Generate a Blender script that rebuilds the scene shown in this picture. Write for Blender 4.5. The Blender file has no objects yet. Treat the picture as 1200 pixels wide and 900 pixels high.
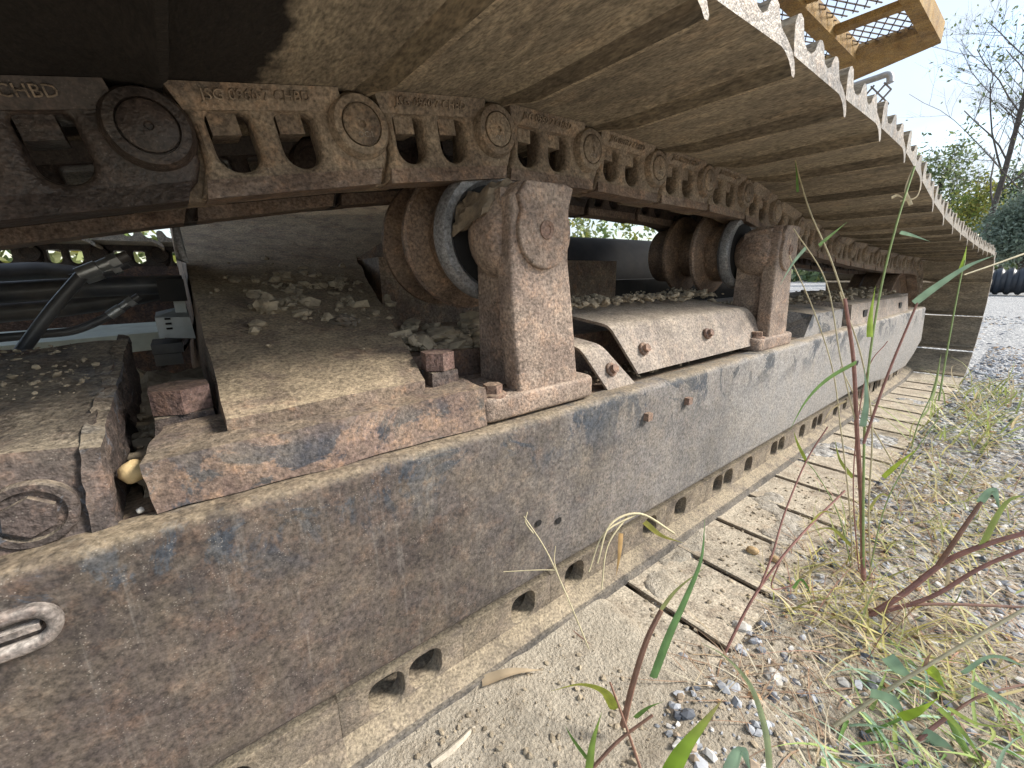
import bpy, bmesh, math, random
import numpy as np
from mathutils import Vector, Matrix, noise as mnoise

random.seed(7); rng = np.random.default_rng(7)
sc = bpy.context.scene
COL = sc.collection
H = 0.66                       # eye height above the gravel; coordinates below are eye-relative, H is added on build

# ------------------------------------------------------------------ camera
FPX = 490.9
_vx = np.array([643., 135., FPX]); _vy = np.array([-400., 120., FPX])
_X = _vx/np.linalg.norm(_vx); _Y = _vy-_X*(_vy@_X); _Y /= np.linalg.norm(_Y); _Z = np.cross(_X, _Y); _Z = _Z if _Z[1] > 0 else -_Z
RW = np.array([_X, _Y, _Z])
cam_d = bpy.data.cameras.new('camera'); cam = bpy.data.objects.new('camera', cam_d); COL.objects.link(cam)
r_, u_, f_ = RW[:, 0], RW[:, 1], RW[:, 2]
cam.matrix_world = Matrix(((r_[0], u_[0], -f_[0], 0), (r_[1], u_[1], -f_[1], 0), (r_[2], u_[2], -f_[2], H), (0, 0, 0, 1)))
cam_d.sensor_width = 36; cam_d.lens = 36*FPX/1200; cam_d.clip_start = 0.01; cam_d.clip_end = 600
sc.camera = cam
def ray(u, v): return RW @ np.array([(u-600)/FPX, (450-v)/FPX, 1.0])
def at(u, v, d): return Vector(ray(u, v)*d)
def onY(u, v, y): r = ray(u, v); return Vector(r*y/r[1])
def onZ(u, v, z): r = ray(u, v); return Vector(r*z/r[2])

# ------------------------------------------------------------------ sky, sun, exposure
SUN = Vector((0.60, -0.52, 0.61)).normalized()
w = bpy.data.worlds.new('World'); sc.world = w; w.use_nodes = True
nt = w.node_tree; nt.nodes.clear()
def nn(t, kind, **kw):
    n = t.nodes.new(kind)
    for k, v in kw.items():
        if k == 'ins':
            for a, b in v.items(): n.inputs[a].default_value = b
        else: setattr(n, k, v)
    return n
out = nn(nt, 'ShaderNodeOutputWorld'); bg = nn(nt, 'ShaderNodeBackground', ins={'Strength': 0.10})
sky = nn(nt, 'ShaderNodeTexSky', sky_type='NISHITA', sun_disc=False, air_density=1.2, dust_density=1.5, ozone_density=1.0)
sky.sun_elevation = math.asin(SUN.z); sky.sun_rotation = math.atan2(SUN.x, SUN.y)
tc = nn(nt, 'ShaderNodeTexCoord')
mp = nn(nt, 'ShaderNodeMapping', ins={'Scale': (1.6, 1.6, 4.5), 'Location': (0.3, 1.7, 0.2)})
cn = nn(nt, 'ShaderNodeTexNoise', ins={'Scale': 2.2, 'Detail': 7.0, 'Roughness': 0.55, 'Distortion': 0.6})
cr = nn(nt, 'ShaderNodeMapRange', ins={'From Min': 0.40, 'From Max': 0.62, 'To Min': 0.12, 'To Max': 0.95})
cm = nn(nt, 'ShaderNodeMix', data_type='RGBA'); cm.inputs[7].default_value = (3.4, 3.8, 4.3, 1)
L = nt.links.new
L(tc.outputs['Generated'], mp.inputs['Vector']); L(mp.outputs[0], cn.inputs['Vector']); L(cn.outputs['Fac'], cr.inputs['Value'])
L(cr.outputs[0], cm.inputs[0]); L(sky.outputs[0], cm.inputs[6]); L(cm.outputs[2], bg.inputs['Color']); L(bg.outputs[0], out.inputs['Surface'])
sl = bpy.data.lights.new('sun', 'SUN'); sl.energy = 2.4; sl.angle = math.radians(14); sl.color = (1.0, 0.95, 0.87)
so = bpy.data.objects.new('sun', sl); COL.objects.link(so); so.rotation_euler = (-SUN).to_track_quat('-Z', 'Y').to_euler(); so.location = (0, -5, 8)
vs = sc.view_settings; vs.view_transform = 'Standard'; vs.look = 'None'; vs.exposure = 1.42; vs.gamma = 1.0
sc.render.engine = 'CYCLES'; sc.cycles.max_bounces = 7; sc.cycles.diffuse_bounces = 4; sc.cycles.adaptive_threshold = .02; sc.cycles.use_denoising = True

# ------------------------------------------------------------------ materials
MAT = {}
def newmat(name):
    m = bpy.data.materials.new(name); m.use_nodes = True; t = m.node_tree; t.nodes.clear()
    o = nn(t, 'ShaderNodeOutputMaterial'); b = nn(t, 'ShaderNodeBsdfPrincipled'); t.links.new(b.outputs[0], o.inputs['Surface'])
    MAT[name] = m
    return m, t, b
def coords(t, rand=True, scale=(1, 1, 1)):
    tcx = nn(t, 'ShaderNodeTexCoord')
    v = tcx.outputs['Object']
    if rand:
        oi = nn(t, 'ShaderNodeObjectInfo')
        ml = nn(t, 'ShaderNodeMath', operation='MULTIPLY', ins={1: 37.0}); t.links.new(oi.outputs['Random'], ml.inputs[0])
        ad = nn(t, 'ShaderNodeVectorMath', operation='ADD'); t.links.new(v, ad.inputs[0]); t.links.new(ml.outputs[0], ad.inputs[1]); v = ad.outputs[0]
    return v
def scaled(t, v, s):
    m = nn(t, 'ShaderNodeVectorMath', operation='MULTIPLY'); m.inputs[1].default_value = s; t.links.new(v, m.inputs[0]); return m.outputs[0]
def noise(t, v, scale, detail=6, rough=.6, dist=0.0):
    n = nn(t, 'ShaderNodeTexNoise', ins={'Scale': scale, 'Detail': detail, 'Roughness': rough, 'Distortion': dist}); t.links.new(v, n.inputs['Vector']); return n.outputs['Fac']
def mrange(t, x, a, b, c=0., d=1.):
    n = nn(t, 'ShaderNodeMapRange', ins={'From Min': a, 'From Max': b, 'To Min': c, 'To Max': d}); t.links.new(x, n.inputs['Value']); return n.outputs[0]
def mth(t, op, a, b=None):
    n = nn(t, 'ShaderNodeMath', operation=op)
    for i, x in enumerate((a, b)):
        if x is None: continue
        if isinstance(x, (int, float)): n.inputs[i].default_value = x
        else: t.links.new(x, n.inputs[i])
    return n.outputs[0]
def mixc(t, fac, a, b, mode='MIX'):
    n = nn(t, 'ShaderNodeMix', data_type='RGBA', blend_type=mode)
    for i, x in ((0, fac), (6, a), (7, b)):
        if isinstance(x, (int, float)): n.inputs[i].default_value = x
        elif isinstance(x, tuple): n.inputs[i].default_value = (*x, 1) if len(x) == 3 else x
        else: t.links.new(x, n.inputs[i])
    return n.outputs[2]
def bump(t, b, hs, strength=.5, dist=.003):
    n = nn(t, 'ShaderNodeBump', ins={'Strength': strength, 'Distance': dist}); t.links.new(hs, n.inputs['Height']); t.links.new(n.outputs[0], b.inputs['Normal'])

FB = Vector((1.3, .6, -.46))      # base of the track frame: its parts' object coordinates start here
def rust(name, dark=(.055, .034, .027), mid=(.13, .078, .055), orange=(.27, .13, .06), dust=(.34, .27, .18), oamt=.5,
         paint=None, pamt=0., pz=None, up=.7, dall=.15, speck=.25, bstr=.55, rough=.8, sc_=1., gradx=None, gcol=None, streak=0., rand=True, stain=None, shine=0., stretch=None, mot=1.):
    m, t, b = newmat(name); v = coords(t, rand)
    if stretch: v = scaled(t, v, stretch)
    n1 = noise(t, v, 7*sc_, 5, .65, .4); n2 = noise(t, v, 34*sc_, 4, .78); n3 = noise(t, v, 230*sc_, 2, .7)
    c = mixc(t, mrange(t, n1, .36, .64), dark, mid)
    c = mixc(t, mth(t, 'MULTIPLY', mrange(t, n2, .5, .7), oamt), c, orange)
    if gradx:
        sp = nn(t, 'ShaderNodeSeparateXYZ'); t.links.new(nn(t, 'ShaderNodeTexCoord').outputs['Object'], sp.inputs[0])
        gx = mth(t, 'ADD', sp.outputs['X'], mth(t, 'MULTIPLY', mth(t, 'SUBTRACT', n1, .5), .9))
        c = mixc(t, mth(t, 'MULTIPLY', mrange(t, gx, gradx[0]-FB.x, gradx[1]-FB.x), gradx[2]), c, gcol)
    if paint:
        pn = noise(t, v, 9*sc_, 6, .74, .8)
        pf = mrange(t, pn, .62-.3*pamt, .66-.3*pamt)
        if pz:
            sp2 = nn(t, 'ShaderNodeSeparateXYZ'); t.links.new(nn(t, 'ShaderNodeTexCoord').outputs['Object'], sp2.inputs[0])
            pf = mth(t, 'MULTIPLY', pf, mth(t, 'MULTIPLY', mrange(t, sp2.outputs['Z'], pz[0]-FB.z, pz[1]-FB.z), mrange(t, sp2.outputs['Z'], pz[3]-FB.z, pz[2]-FB.z)))
        c = mixc(t, mth(t, 'MULTIPLY', pf, .85), c, paint)
    # dust that has settled: on faces that look up, and thinly all over
    g = nn(t, 'ShaderNodeNewGeometry'); spn = nn(t, 'ShaderNodeSeparateXYZ'); t.links.new(g.outputs['Normal'], spn.inputs[0])
    nd = noise(t, v, 16*sc_, 4, .74, .3)
    upf = mth(t, 'MULTIPLY', mrange(t, spn.outputs['Z'], .35, .95), mrange(t, nd, .3, .55))
    c = mixc(t, mth(t, 'MULTIPLY', upf, up), c, dust)
    c = mixc(t, mth(t, 'MULTIPLY', mrange(t, nd, .42, .72), dall), c, dust)
    if streak:
        sv = scaled(t, v, (110, 110, 7)); ns = noise(t, sv, 1.0, 4, .7)
        c = mixc(t, mth(t, 'MULTIPLY', mrange(t, ns, .56, .74), streak), c, (.50, .47, .42))
    if speck:
        vo = nn(t, 'ShaderNodeTexVoronoi', ins={'Scale': 380*sc_}); t.links.new(v, vo.inputs['Vector'])
        sf = mth(t, 'MULTIPLY', mrange(t, vo.outputs['Distance'], .26, .14), mrange(t, noise(t, v, 60*sc_, 1), .5, .62))
        c = mixc(t, mth(t, 'MULTIPLY', sf, speck), c, (.46, .41, .35))
    if stain:   # spilled oil, its own outline: a blob in object space
        sp3 = nn(t, 'ShaderNodeVectorMath', operation='DISTANCE'); sp3.inputs[1].default_value = stain[0]
        gp = nn(t, 'ShaderNodeNewGeometry'); wb = nn(t, 'ShaderNodeVectorMath', operation='MULTIPLY'); wb.inputs[1].default_value = (1, 1, .2)
        t.links.new(gp.outputs['Position'], wb.inputs[0]); t.links.new(wb.outputs[0], sp3.inputs[0])
        dd = mth(t, 'ADD', sp3.outputs['Value'], mth(t, 'MULTIPLY', mth(t, 'SUBTRACT', noise(t, gp.outputs['Position'], 9, 4), .5), .14))
        sfm = mrange(t, dd, stain[1], stain[1]-.012)
        c = mixc(t, sfm, c, (.014, .011, .009))
    val = mth(t, 'MULTIPLY', mrange(t, n3, .28, .72, .45, 1.5), mrange(t, n2, .3, .7, 1-.28*mot, 1+.25*mot))
    c = mixc(t, 1.0, c, val, 'MULTIPLY')
    t.links.new(c, b.inputs['Base Color'])
    rr = mrange(t, n2, .3, .7, rough-.12, min(1, rough+.1)); t.links.new(rr, b.inputs['Roughness'])
    b.inputs['Specular IOR Level'].default_value = .35; b.inputs['Metallic'].default_value = shine
    hsum = mth(t, 'ADD', mth(t, 'MULTIPLY', n2, .95), mth(t, 'MULTIPLY', n3, .18))
    bump(t, b, hsum, bstr, .006)
    return m
def plain(name, col, rough=.6, metal=0., var=.25, scale=40, bstr=.2, dust=0.):
    m, t, b = newmat(name); v = coords(t); n = noise(t, v, scale, 6)
    c = mixc(t, 1.0, col, mrange(t, n, .3, .7, 1-var, 1+var), 'MULTIPLY')
    if dust: c = mixc(t, mth(t, 'MULTIPLY', mrange(t, noise(t, v, scale*.4, 6), .42, .65), dust), c, (.36, .30, .22))
    t.links.new(c, b.inputs['Base Color']); b.inputs['Roughness'].default_value = rough; b.inputs['Metallic'].default_value = metal
    bump(t, b, n, bstr, .004)
    return m
def foliage(name, rough=.55, trans=.35):
    m, t, b = newmat(name)
    a = nn(t, 'ShaderNodeAttribute', attribute_name='col')
    t.links.new(a.outputs['Color'], b.inputs['Base Color']); b.inputs['Roughness'].default_value = rough
    tr = nn(t, 'ShaderNodeBsdfTranslucent'); t.links.new(a.outputs['Color'], tr.inputs['Color'])
    mx = nn(t, 'ShaderNodeMixShader', ins={0: trans}); o = [n for n in t.nodes if n.type == 'OUTPUT_MATERIAL'][0]
    t.links.new(b.outputs[0], mx.inputs[1]); t.links.new(tr.outputs[0], mx.inputs[2]); t.links.new(mx.outputs[0], o.inputs['Surface'])
    return m

rust('plate', dark=(.042, .034, .031), mid=(.083, .065, .057), orange=(.17, .10, .065), oamt=.35, paint=(.036, .045, .058), pamt=.36, pz=(-.30, -.23, -.12, .10),
     dall=.20, up=.6, speck=.3, bstr=.25, mot=.35, gradx=(.15, 1.2, .85), gcol=(.265, .252, .240), streak=.12, rand=False)
rust('deck', dark=(.09, .06, .05), mid=(.17, .115, .088), up=.6, dall=.3, rand=False)
rust('foot', dark=(.11, .075, .062), mid=(.20, .14, .115), orange=(.32, .19, .11), oamt=.6, paint=(.036, .046, .060), pamt=.42, dall=.3, up=.35, rand=False, pz=(-.3, -.25, -.165, -.125))
rust('slab', dark=(.13, .095, .075), mid=(.22, .165, .13), dust=(.36, .285, .19), up=.8, dall=.5, bstr=.6, rand=False)
rust('post', dark=(.165, .12, .095), mid=(.29, .22, .178), orange=(.35, .21, .13), oamt=.5, dust=(.46, .37, .29), dall=.45, speck=.5, up=.4, bstr=.8)
rust('cover', dark=(.19, .155, .13), mid=(.29, .245, .21), orange=(.33, .22, .15), oamt=.35, dust=(.44, .37, .29), dall=.4, up=.8, speck=.3)
rust('link', dark=(.115, .086, .064), mid=(.235, .182, .132), orange=(.34, .20, .11), oamt=.4, dust=(.40, .33, .235), dall=.35, up=.5, bstr=.5, mot=.65)
rust('link_rail', dark=(.13, .09, .07), mid=(.25, .18, .135), orange=(.36, .21, .12), oamt=.45, dust=(.46, .40, .34), dall=.3, bstr=.6, rough=.55, shine=.25)
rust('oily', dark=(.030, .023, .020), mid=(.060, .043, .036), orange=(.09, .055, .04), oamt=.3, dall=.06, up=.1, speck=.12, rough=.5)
rust('shoe', dark=(.145, .119, .088), mid=(.26, .215, .157), orange=(.29, .21, .13), oamt=.35, dust=(.39, .33, .235), dall=.5, up=.5, bstr=.38, speck=.05, stretch=(1.25, .42, 1.25), stain=((-.2, .42, .17), .325))
rust('shoe_lip_shade', dark=(.075, .060, .043), mid=(.145, .117, .083), orange=(.17, .115, .065), oamt=.3, dust=(.30, .24, .15), dall=.3, up=.3, bstr=.5, speck=0, stretch=(1.25, .3, 1.25), stain=((-.2, .42, .17), .325))  # shade of the lip faces at the seams, painted as a darker brown
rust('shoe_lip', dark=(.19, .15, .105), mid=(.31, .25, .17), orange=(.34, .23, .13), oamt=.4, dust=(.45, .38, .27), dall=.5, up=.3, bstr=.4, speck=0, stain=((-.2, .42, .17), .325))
rust('shoe_low', dark=(.25, .20, .15), mid=(.38, .31, .23), orange=(.36, .27, .18), oamt=.3, dust=(.46, .40, .31), up=.9, dall=.6, bstr=.5)
rust('shoe_edge', dark=(.17, .145, .12), mid=(.285, .25, .21), orange=(.27, .18, .12), oamt=.4, dust=(.38, .34, .29), dall=.4, rough=.5, shine=.15)
rust('link_low', dark=(.12, .097, .078), mid=(.20, .165, .13), orange=(.24, .17, .11), oamt=.3, dust=(.34, .28, .195), dall=.6, up=.75)
rust('link_lip', dark=(.085, .077, .070), mid=(.15, .135, .12), orange=(.2, .15, .1), oamt=.3, dust=(.30, .26, .20), dall=.4, up=.5, rough=.65)
rust('roller', dark=(.11, .075, .055), mid=(.22, .15, .105), orange=(.30, .18, .11), oamt=.5, dall=.15, up=.2, rough=.6, shine=.2)
rust('rim', dark=(.15, .155, .165), mid=(.26, .26, .265), orange=(.25, .17, .12), oamt=.25, dall=.1, up=.2, rough=.5, shine=.35, mot=.3, bstr=.2, speck=0)
rust('lug', dark=(.06, .05, .046), mid=(.13, .106, .096), orange=(.26, .15, .10), oamt=.4, dust=(.5, .45, .4), dall=.3)
rust('casting', dark=(.045, .037, .035), mid=(.095, .072, .064), orange=(.2, .12, .08), oamt=.4, paint=(.11, .12, .14), pamt=.2, dust=(.27, .225, .165), dall=.15, up=.8, bstr=1.0)
rust('nut', dark=(.13, .08, .068), mid=(.22, .145, .125), oamt=.25, dall=.15, up=.2, bstr=.8)
rust('bolt', dark=(.16, .10, .08), mid=(.26, .17, .13), oamt=.4, dall=.25, up=.3)
rust('yellow', dark=(.20, .115, .035), mid=(.38, .24, .075), orange=(.24, .12, .04), oamt=.5, dust=(.38, .30, .2), dall=.3, up=.2, speck=0)
rust('far_metal', dark=(.05, .034, .028), mid=(.10, .065, .05), dall=.1, up=.3)
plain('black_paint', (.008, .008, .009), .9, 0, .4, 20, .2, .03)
plain('blue_box', (.05, .07, .10), .45, 0, .3, 8, .2, .1)
plain('rubber', (.040, .043, .050), .40, 0, .3, 30, .15, .16)
plain('rubber_dusty', (.075, .073, .072), .55, 0, .3, 30, .2, .3)
plain('steel', (.35, .36, .36), .35, .7, .25, 60, .3, .1)
plain('pale_paint', (.66, .72, .64), .6, 0, .15, 30, .3, .15)
plain('grey_plastic', (.42, .44, .43), .55, 0, .15, 40, .3, .2)
plain('hole', (.006, .005, .005), .9, 0, 0, 10, 0)
plain('bark', (.085, .07, .06), .9, 0, .4, 12, .6)
plain('pipe_black', (.025, .030, .040), .42, 0, .25, 6, .1, .08)
plain('clod', (.33, .27, .19), .95, 0, .4, 55, .9)
plain('mud', (.20, .16, .115), .95, 0, .4, 70, 1.0)
plain('galvanised', (.34, .35, .36), .5, .3, .2, 40, .1)
plain('clod_dark', (.16, .13, .10), .95, 0, .35, 55, .9)
plain('yellow_stone', (.52, .38, .19), .8, 0, .3, 40, .6)
plain('tan_stone', (.50, .34, .17), .7, 0, .2, 60, .4)
plain('stone_grey', (.30, .30, .31), .85, 0, .35, 50, .6)
plain('stone_dark', (.075, .08, .095), .8, 0, .4, 50, .6)
plain('stone_pale', (.50, .47, .42), .85, 0, .25, 50, .6)
plain('wood_pale', (.48, .42, .33), .85, 0, .3, 60, .6)
plain('twig', (.20, .12, .085), .85, 0, .35, 80, .5)
plain('red_stem', (.30, .145, .115), .6, 0, .3, 70, .2)
foliage('leaf'); foliage('straw', .7, .15); foliage('canopy', .6, .3)
foliage('gravel', .9, 0.0)

def ground_mat():
    m, t, b = newmat('ground'); tcx = nn(t, 'ShaderNodeTexCoord'); v = tcx.outputs['Object']
    n1 = noise(t, v, 3, 8, .6, .3); n2 = noise(t, v, 26, 8, .65); n3 = noise(t, v, 190, 5, .65)
    c = mixc(t, mrange(t, n1, .35, .65), (.42, .36, .275), (.54, .475, .375))
    c = mixc(t, mth(t, 'MULTIPLY', mrange(t, n2, .5, .68), .5), c, (.27, .215, .155))
    vo = nn(t, 'ShaderNodeTexVoronoi', ins={'Scale': 55., 'Randomness': 1.}); t.links.new(v, vo.inputs['Vector'])
    gc = mixc(t, mrange(t, vo.outputs['Color'], .1, .9), (.20, .205, .22), (.62, .61, .59))
    sp = nn(t, 'ShaderNodeSeparateXYZ'); t.links.new(v, sp.inputs[0])
    gx = mth(t, 'ADD', sp.outputs['X'], mth(t, 'MULTIPLY', mth(t, 'SUBTRACT', n1, .5), 1.6))
    gf = mrange(t, gx, .8, 1.9, .05, .9)
    c = mixc(t, gf, c, gc)
    c = mixc(t, 1.0, c, mrange(t, n3, .25, .75, .7, 1.3), 'MULTIPLY')
    t.links.new(c, b.inputs['Base Color']); b.inputs['Roughness'].default_value = .95; b.inputs['Specular IOR Level'].default_value = .15
    hs = mth(t, 'ADD', mth(t, 'MULTIPLY', n3, .6), mth(t, 'ADD', n2, mth(t, 'MULTIPLY', mth(t, 'MULTIPLY', vo.outputs['Distance'], gf), -1.4)))
    bump(t, b, hs, 1.0, .012)
ground_mat()

# ------------------------------------------------------------------ object helpers
def tag(o, label=None, cat=None, group=None, kind=None):
    if label: o['label'] = label
    if cat: o['category'] = cat
    if group: o['group'] = group
    if kind: o['kind'] = kind
    return o
def thing(name, base, label, cat, group=None):
    o = bpy.data.objects.new(name, None); COL.objects.link(o); o.empty_display_size = .05
    o.location = Vector(base)+Vector((0, 0, H)); return tag(o, label, cat, group)
def origin_of(p):
    q = Vector((0, 0, 0))
    while p is not None: q = q+Vector(p.location); p = p.parent
    return q
def link_mesh(name, me, parent, loc=None, rot=None):
    """mesh with local coordinates placed at eye-relative loc"""
    o = bpy.data.objects.new(name, me); COL.objects.link(o)
    if parent is not None: o.parent = parent
    if loc is not None: o.location = Vector(loc)+Vector((0, 0, H))-origin_of(parent)
    if rot is not None: o.rotation_euler = rot
    return o
def place(name, me, mat, parent=None, smooth=True, base=None):
    """mesh whose vertices are in eye-relative coordinates"""
    if mat: me.materials.clear(); me.materials.append(MAT[mat])
    off = Vector(base)+Vector((0, 0, H)) if base is not None else (Vector((0, 0, H)) if parent is None else None)
    o = bpy.data.objects.new(name, me); COL.objects.link(o)
    if parent is not None:
        o.parent = parent; po = origin_of(parent); me.transform(Matrix.Translation(Vector((0, 0, H))-po))
    else:
        b0 = Vector(base) if base is not None else Vector((0, 0, 0))
        me.transform(Matrix.Translation(-b0)); o.location = b0+Vector((0, 0, H))
    if smooth: shade(me)
    return o
def shade(me, ang=40):
    me.polygons.foreach_set('use_smooth', [True]*len(me.polygons)); me.update()
    try: me.set_sharp_from_angle(angle=math.radians(ang))
    except Exception: pass
def fin(bm, name='mesh'):
    bmesh.ops.recalc_face_normals(bm, faces=bm.faces); me = bpy.data.meshes.new(name); bm.to_mesh(me); bm.free(); return me
def bevel_all(bm, off, seg=2):
    es = [e for e in bm.edges if len(e.link_faces) == 2 and e.calc_face_angle(0) > .35]
    bmesh.ops.bevel(bm, geom=es, offset=off, segments=seg, profile=.6, affect='EDGES', clamp_overlap=True)
def hexa(c, bev=.004, sub=0, rough=0., freq=18., seed=0.):
    """box from 8 corners (4 below, 4 above, same winding), optionally hacked rough"""
    bm = bmesh.new(); vs_ = [bm.verts.new(p) for p in c]
    for f in ((3, 2, 1, 0), (4, 5, 6, 7), (0, 1, 5, 4), (1, 2, 6, 5), (2, 3, 7, 6), (3, 0, 4, 7)): bm.faces.new([vs_[i] for i in f])
    if bev: bevel_all(bm, bev)
    if sub:
        for _ in range(sub): bmesh.ops.subdivide_edges(bm, edges=[e for e in bm.edges if e.calc_length() > .012], cuts=1, use_grid_fill=True)
    if rough:
        bm.normal_update()
        for v in bm.verts:
            n = mnoise.fractal(v.co*freq+Vector((seed, seed, 0)), 1.0, 2.0, 4); v.co += v.normal*n*rough
    return fin(bm)
def box(x0, x1, y0, y1, z0, z1, **k):
    return hexa([(x0, y0, z0), (x1, y0, z0), (x1, y1, z0), (x0, y1, z0), (x0, y0, z1), (x1, y0, z1), (x1, y1, z1), (x0, y1, z1)], **k)
def join(*mes):
    bm = bmesh.new()
    for m in mes: bm.from_mesh(m)
    me = bpy.data.meshes.new('mesh'); bm.to_mesh(me); bm.free(); return me
def lathe(prof, center, axis='y', seg=40, closed=False):
    """prof: (r, h) pairs along axis"""
    bm = bmesh.new(); rings = []
    for r, h in prof:
        ring = []
        for k in range(seg):
            a = 2*math.pi*k/seg; c, s = r*math.cos(a), r*math.sin(a)
            p = {'y': (c, h, s), 'z': (c, s, h), 'x': (h, c, s)}[axis]; ring.append(bm.verts.new(Vector(p)+Vector(center)))
        rings.append(ring)
    for a, b in zip(rings, rings[1:]):
        for k in range(seg): bm.faces.new((a[k], a[(k+1) % seg], b[(k+1) % seg], b[k]))
    if not closed:
        for rg in (rings[0], rings[-1]):
            if prof[0 if rg is rings[0] else -1][0] > 1e-5: bm.faces.new(rg)
    return fin(bm)
def hexbolt(center, axis, r, h, wr=None, wh=0., turn=0., bev=.002):
    bm = bmesh.new()
    ps = [(r*math.cos(turn+k*math.pi/3), r*math.sin(turn+k*math.pi/3)) for k in range(6)]
    a = [bm.verts.new((x, y, wh)) for x, y in ps]; b = [bm.verts.new((x, y, wh+h)) for x, y in ps]
    bm.faces.new(a); bm.faces.new(b)
    for k in range(6): bm.faces.new((a[k], a[(k+1) % 6], b[(k+1) % 6], b[k]))
    bevel_all(bm, bev, 2)
    me = fin(bm)
    if wr: me = join(me, lathe([(wr, -.002), (wr, wh-.001), (wr-.002, wh+.0005)], (0, 0, 0), 'z', 24))
    q = Vector((0, 0, 1)).rotation_difference(Vector(axis).normalized()).to_matrix().to_4x4()
    me.transform(Matrix.Translation(Vector(center)) @ q); return me
def smooth_path(pts, n=6):
    P = [Vector(p) for p in pts]
    if len(P) < 3: return P
    Q = [P[0]*2-P[1]]+P+[P[-1]*2-P[-2]]; o = []
    for i in range(1, len(Q)-2):
        for k in range(n):
            t = k/n; a, b, c, d = Q[i-1], Q[i], Q[i+1], Q[i+2]
            o.append(.5*((2*b)+(c-a)*t+(2*a-5*b+4*c-d)*t*t+(3*b-a-3*c+d)*t**3))
    o.append(P[-1]); return o
def tube(path, r, seg=10, caps=True):
    """r: number or list of radii"""
    P = [Vector(p) for p in path]; n = len(P); R = [r]*n if isinstance(r, (int, float)) else [r[min(len(r)-1, int(i*(len(r)-1)/(n-1)))]*(1-(i*(len(r)-1)/(n-1)) % 1)+r[min(len(r)-1, int(i*(len(r)-1)/(n-1))+1)]*((i*(len(r)-1)/(n-1)) % 1) for i in range(n)]
    bm = bmesh.new(); rings = []; up = None
    for i, p in enumerate(P):
        d = (P[min(i+1, n-1)]-P[max(i-1, 0)]).normalized()
        if up is None: up = d.orthogonal().normalized()
        up = (up-d*up.dot(d)).normalized(); s = d.cross(up)
        rings.append([bm.verts.new(p+(up*math.cos(2*math.pi*k/seg)+s*math.sin(2*math.pi*k/seg))*R[i]) for k in range(seg)])
    for a, b in zip(rings, rings[1:]):
        for k in range(seg): bm.faces.new((a[k], a[(k+1) % seg], b[(k+1) % seg], b[k]))
    if caps: bm.faces.new(rings[0]); bm.faces.new(rings[-1])
    return fin(bm)
_dg = None
def plate2d(outline, holes, th, bev=.003, res=2, plane='xz', at_=0.):
    """flat outline (with holes) -> plate of thickness th with rounded edges; plane xz: thickness along y starting at at_"""
    cu = bpy.data.curves.new('c', 'CURVE'); cu.dimensions = '2D'; cu.fill_mode = 'BOTH'; cu.extrude = max(1e-4, th/2-bev); cu.bevel_depth = bev; cu.bevel_resolution = res; cu.offset = -bev
    for loop in [outline]+holes:
        s = cu.splines.new('POLY'); s.points.add(len(loop)-1); s.use_cyclic_u = True
        for q, p in zip(s.points, loop): q.co = (p[0], p[1], 0, 1)
    o = bpy.data.objects.new('c', cu); COL.objects.link(o); dg = bpy.context.evaluated_depsgraph_get(); dg.update()
    me = bpy.data.meshes.new_from_object(o.evaluated_get(dg)); bpy.data.objects.remove(o); bpy.data.curves.remove(cu)
    M = Matrix(((1, 0, 0, 0), (0, 0, -1, at_+th/2), (0, 1, 0, 0), (0, 0, 0, 1))) if plane == 'xz' else Matrix(((0, 0, 1, at_+th/2), (1, 0, 0, 0), (0, 1, 0, 0), (0, 0, 0, 1)))
    me.transform(M)
    bm = bmesh.new(); bm.from_mesh(me); bmesh.ops.remove_doubles(bm, verts=bm.verts, dist=1e-5); m2 = fin(bm); bpy.data.meshes.remove(me); return m2
def text_mesh(body, size, ext=.0015):
    cu = bpy.data.curves.new('t', 'FONT'); cu.body = body; cu.size = size; cu.extrude = ext; cu.align_x = 'CENTER'; cu.align_y = 'CENTER'; cu.resolution_u = 2
    o = bpy.data.objects.new('t', cu); COL.objects.link(o); dg = bpy.context.evaluated_depsgraph_get(); dg.update()
    me = bpy.data.meshes.new_from_object(o.evaluated_get(dg)); bpy.data.objects.remove(o); bpy.data.curves.remove(cu); return me
def rrect(x0, x1, y0, y1, r, n=5, rt=None):
    rt = r if rt is None else rt; o = []
    for cx, cy, a0, rr in ((x1-r, y0+r, -90, r), (x1-rt, y1-rt, 0, rt), (x0+rt, y1-rt, 90, rt), (x0+r, y0+r, 180, r)):
        for k in range(n+1):
            a = math.radians(a0+90*k/n); o.append((cx+rr*math.cos(a), cy+rr*math.sin(a)))
    return o
def rock(c, s, sub=2, rough=.35, seed=0., freq=1.6):
    bm = bmesh.new(); bmesh.ops.create_icosphere(bm, subdivisions=sub, radius=1)
    for v in bm.verts:
        n = mnoise.fractal(v.co*freq+Vector((seed*3.1, seed*1.7, seed)), 1.0, 2.0, 3); v.co *= 1+rough*n
        v.co = Vector((v.co.x*s[0], v.co.y*s[1], v.co.z*s[2]))
    bmesh.ops.rotate(bm, verts=bm.verts, cent=(0, 0, 0), matrix=Matrix.Rotation(seed*2.3, 3, 'Z'))
    for v in bm.verts: v.co += Vector(c)
    return fin(bm)
def pymesh(V, F, cols=None, mat=None, name='mesh'):
    me = bpy.data.meshes.new(name); me.from_pydata([tuple(v) for v in V] if not isinstance(V, np.ndarray) else V.tolist(), [], F if isinstance(F, list) else F.tolist())
    if cols is not None:
        a = me.color_attributes.new('col', 'FLOAT_COLOR', 'POINT'); c4 = np.ones((len(V), 4), np.float32); c4[:, :3] = cols; a.data.foreach_set('color', c4.ravel())
    if mat: me.materials.append(MAT[mat])
    me.update(); return me

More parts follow.
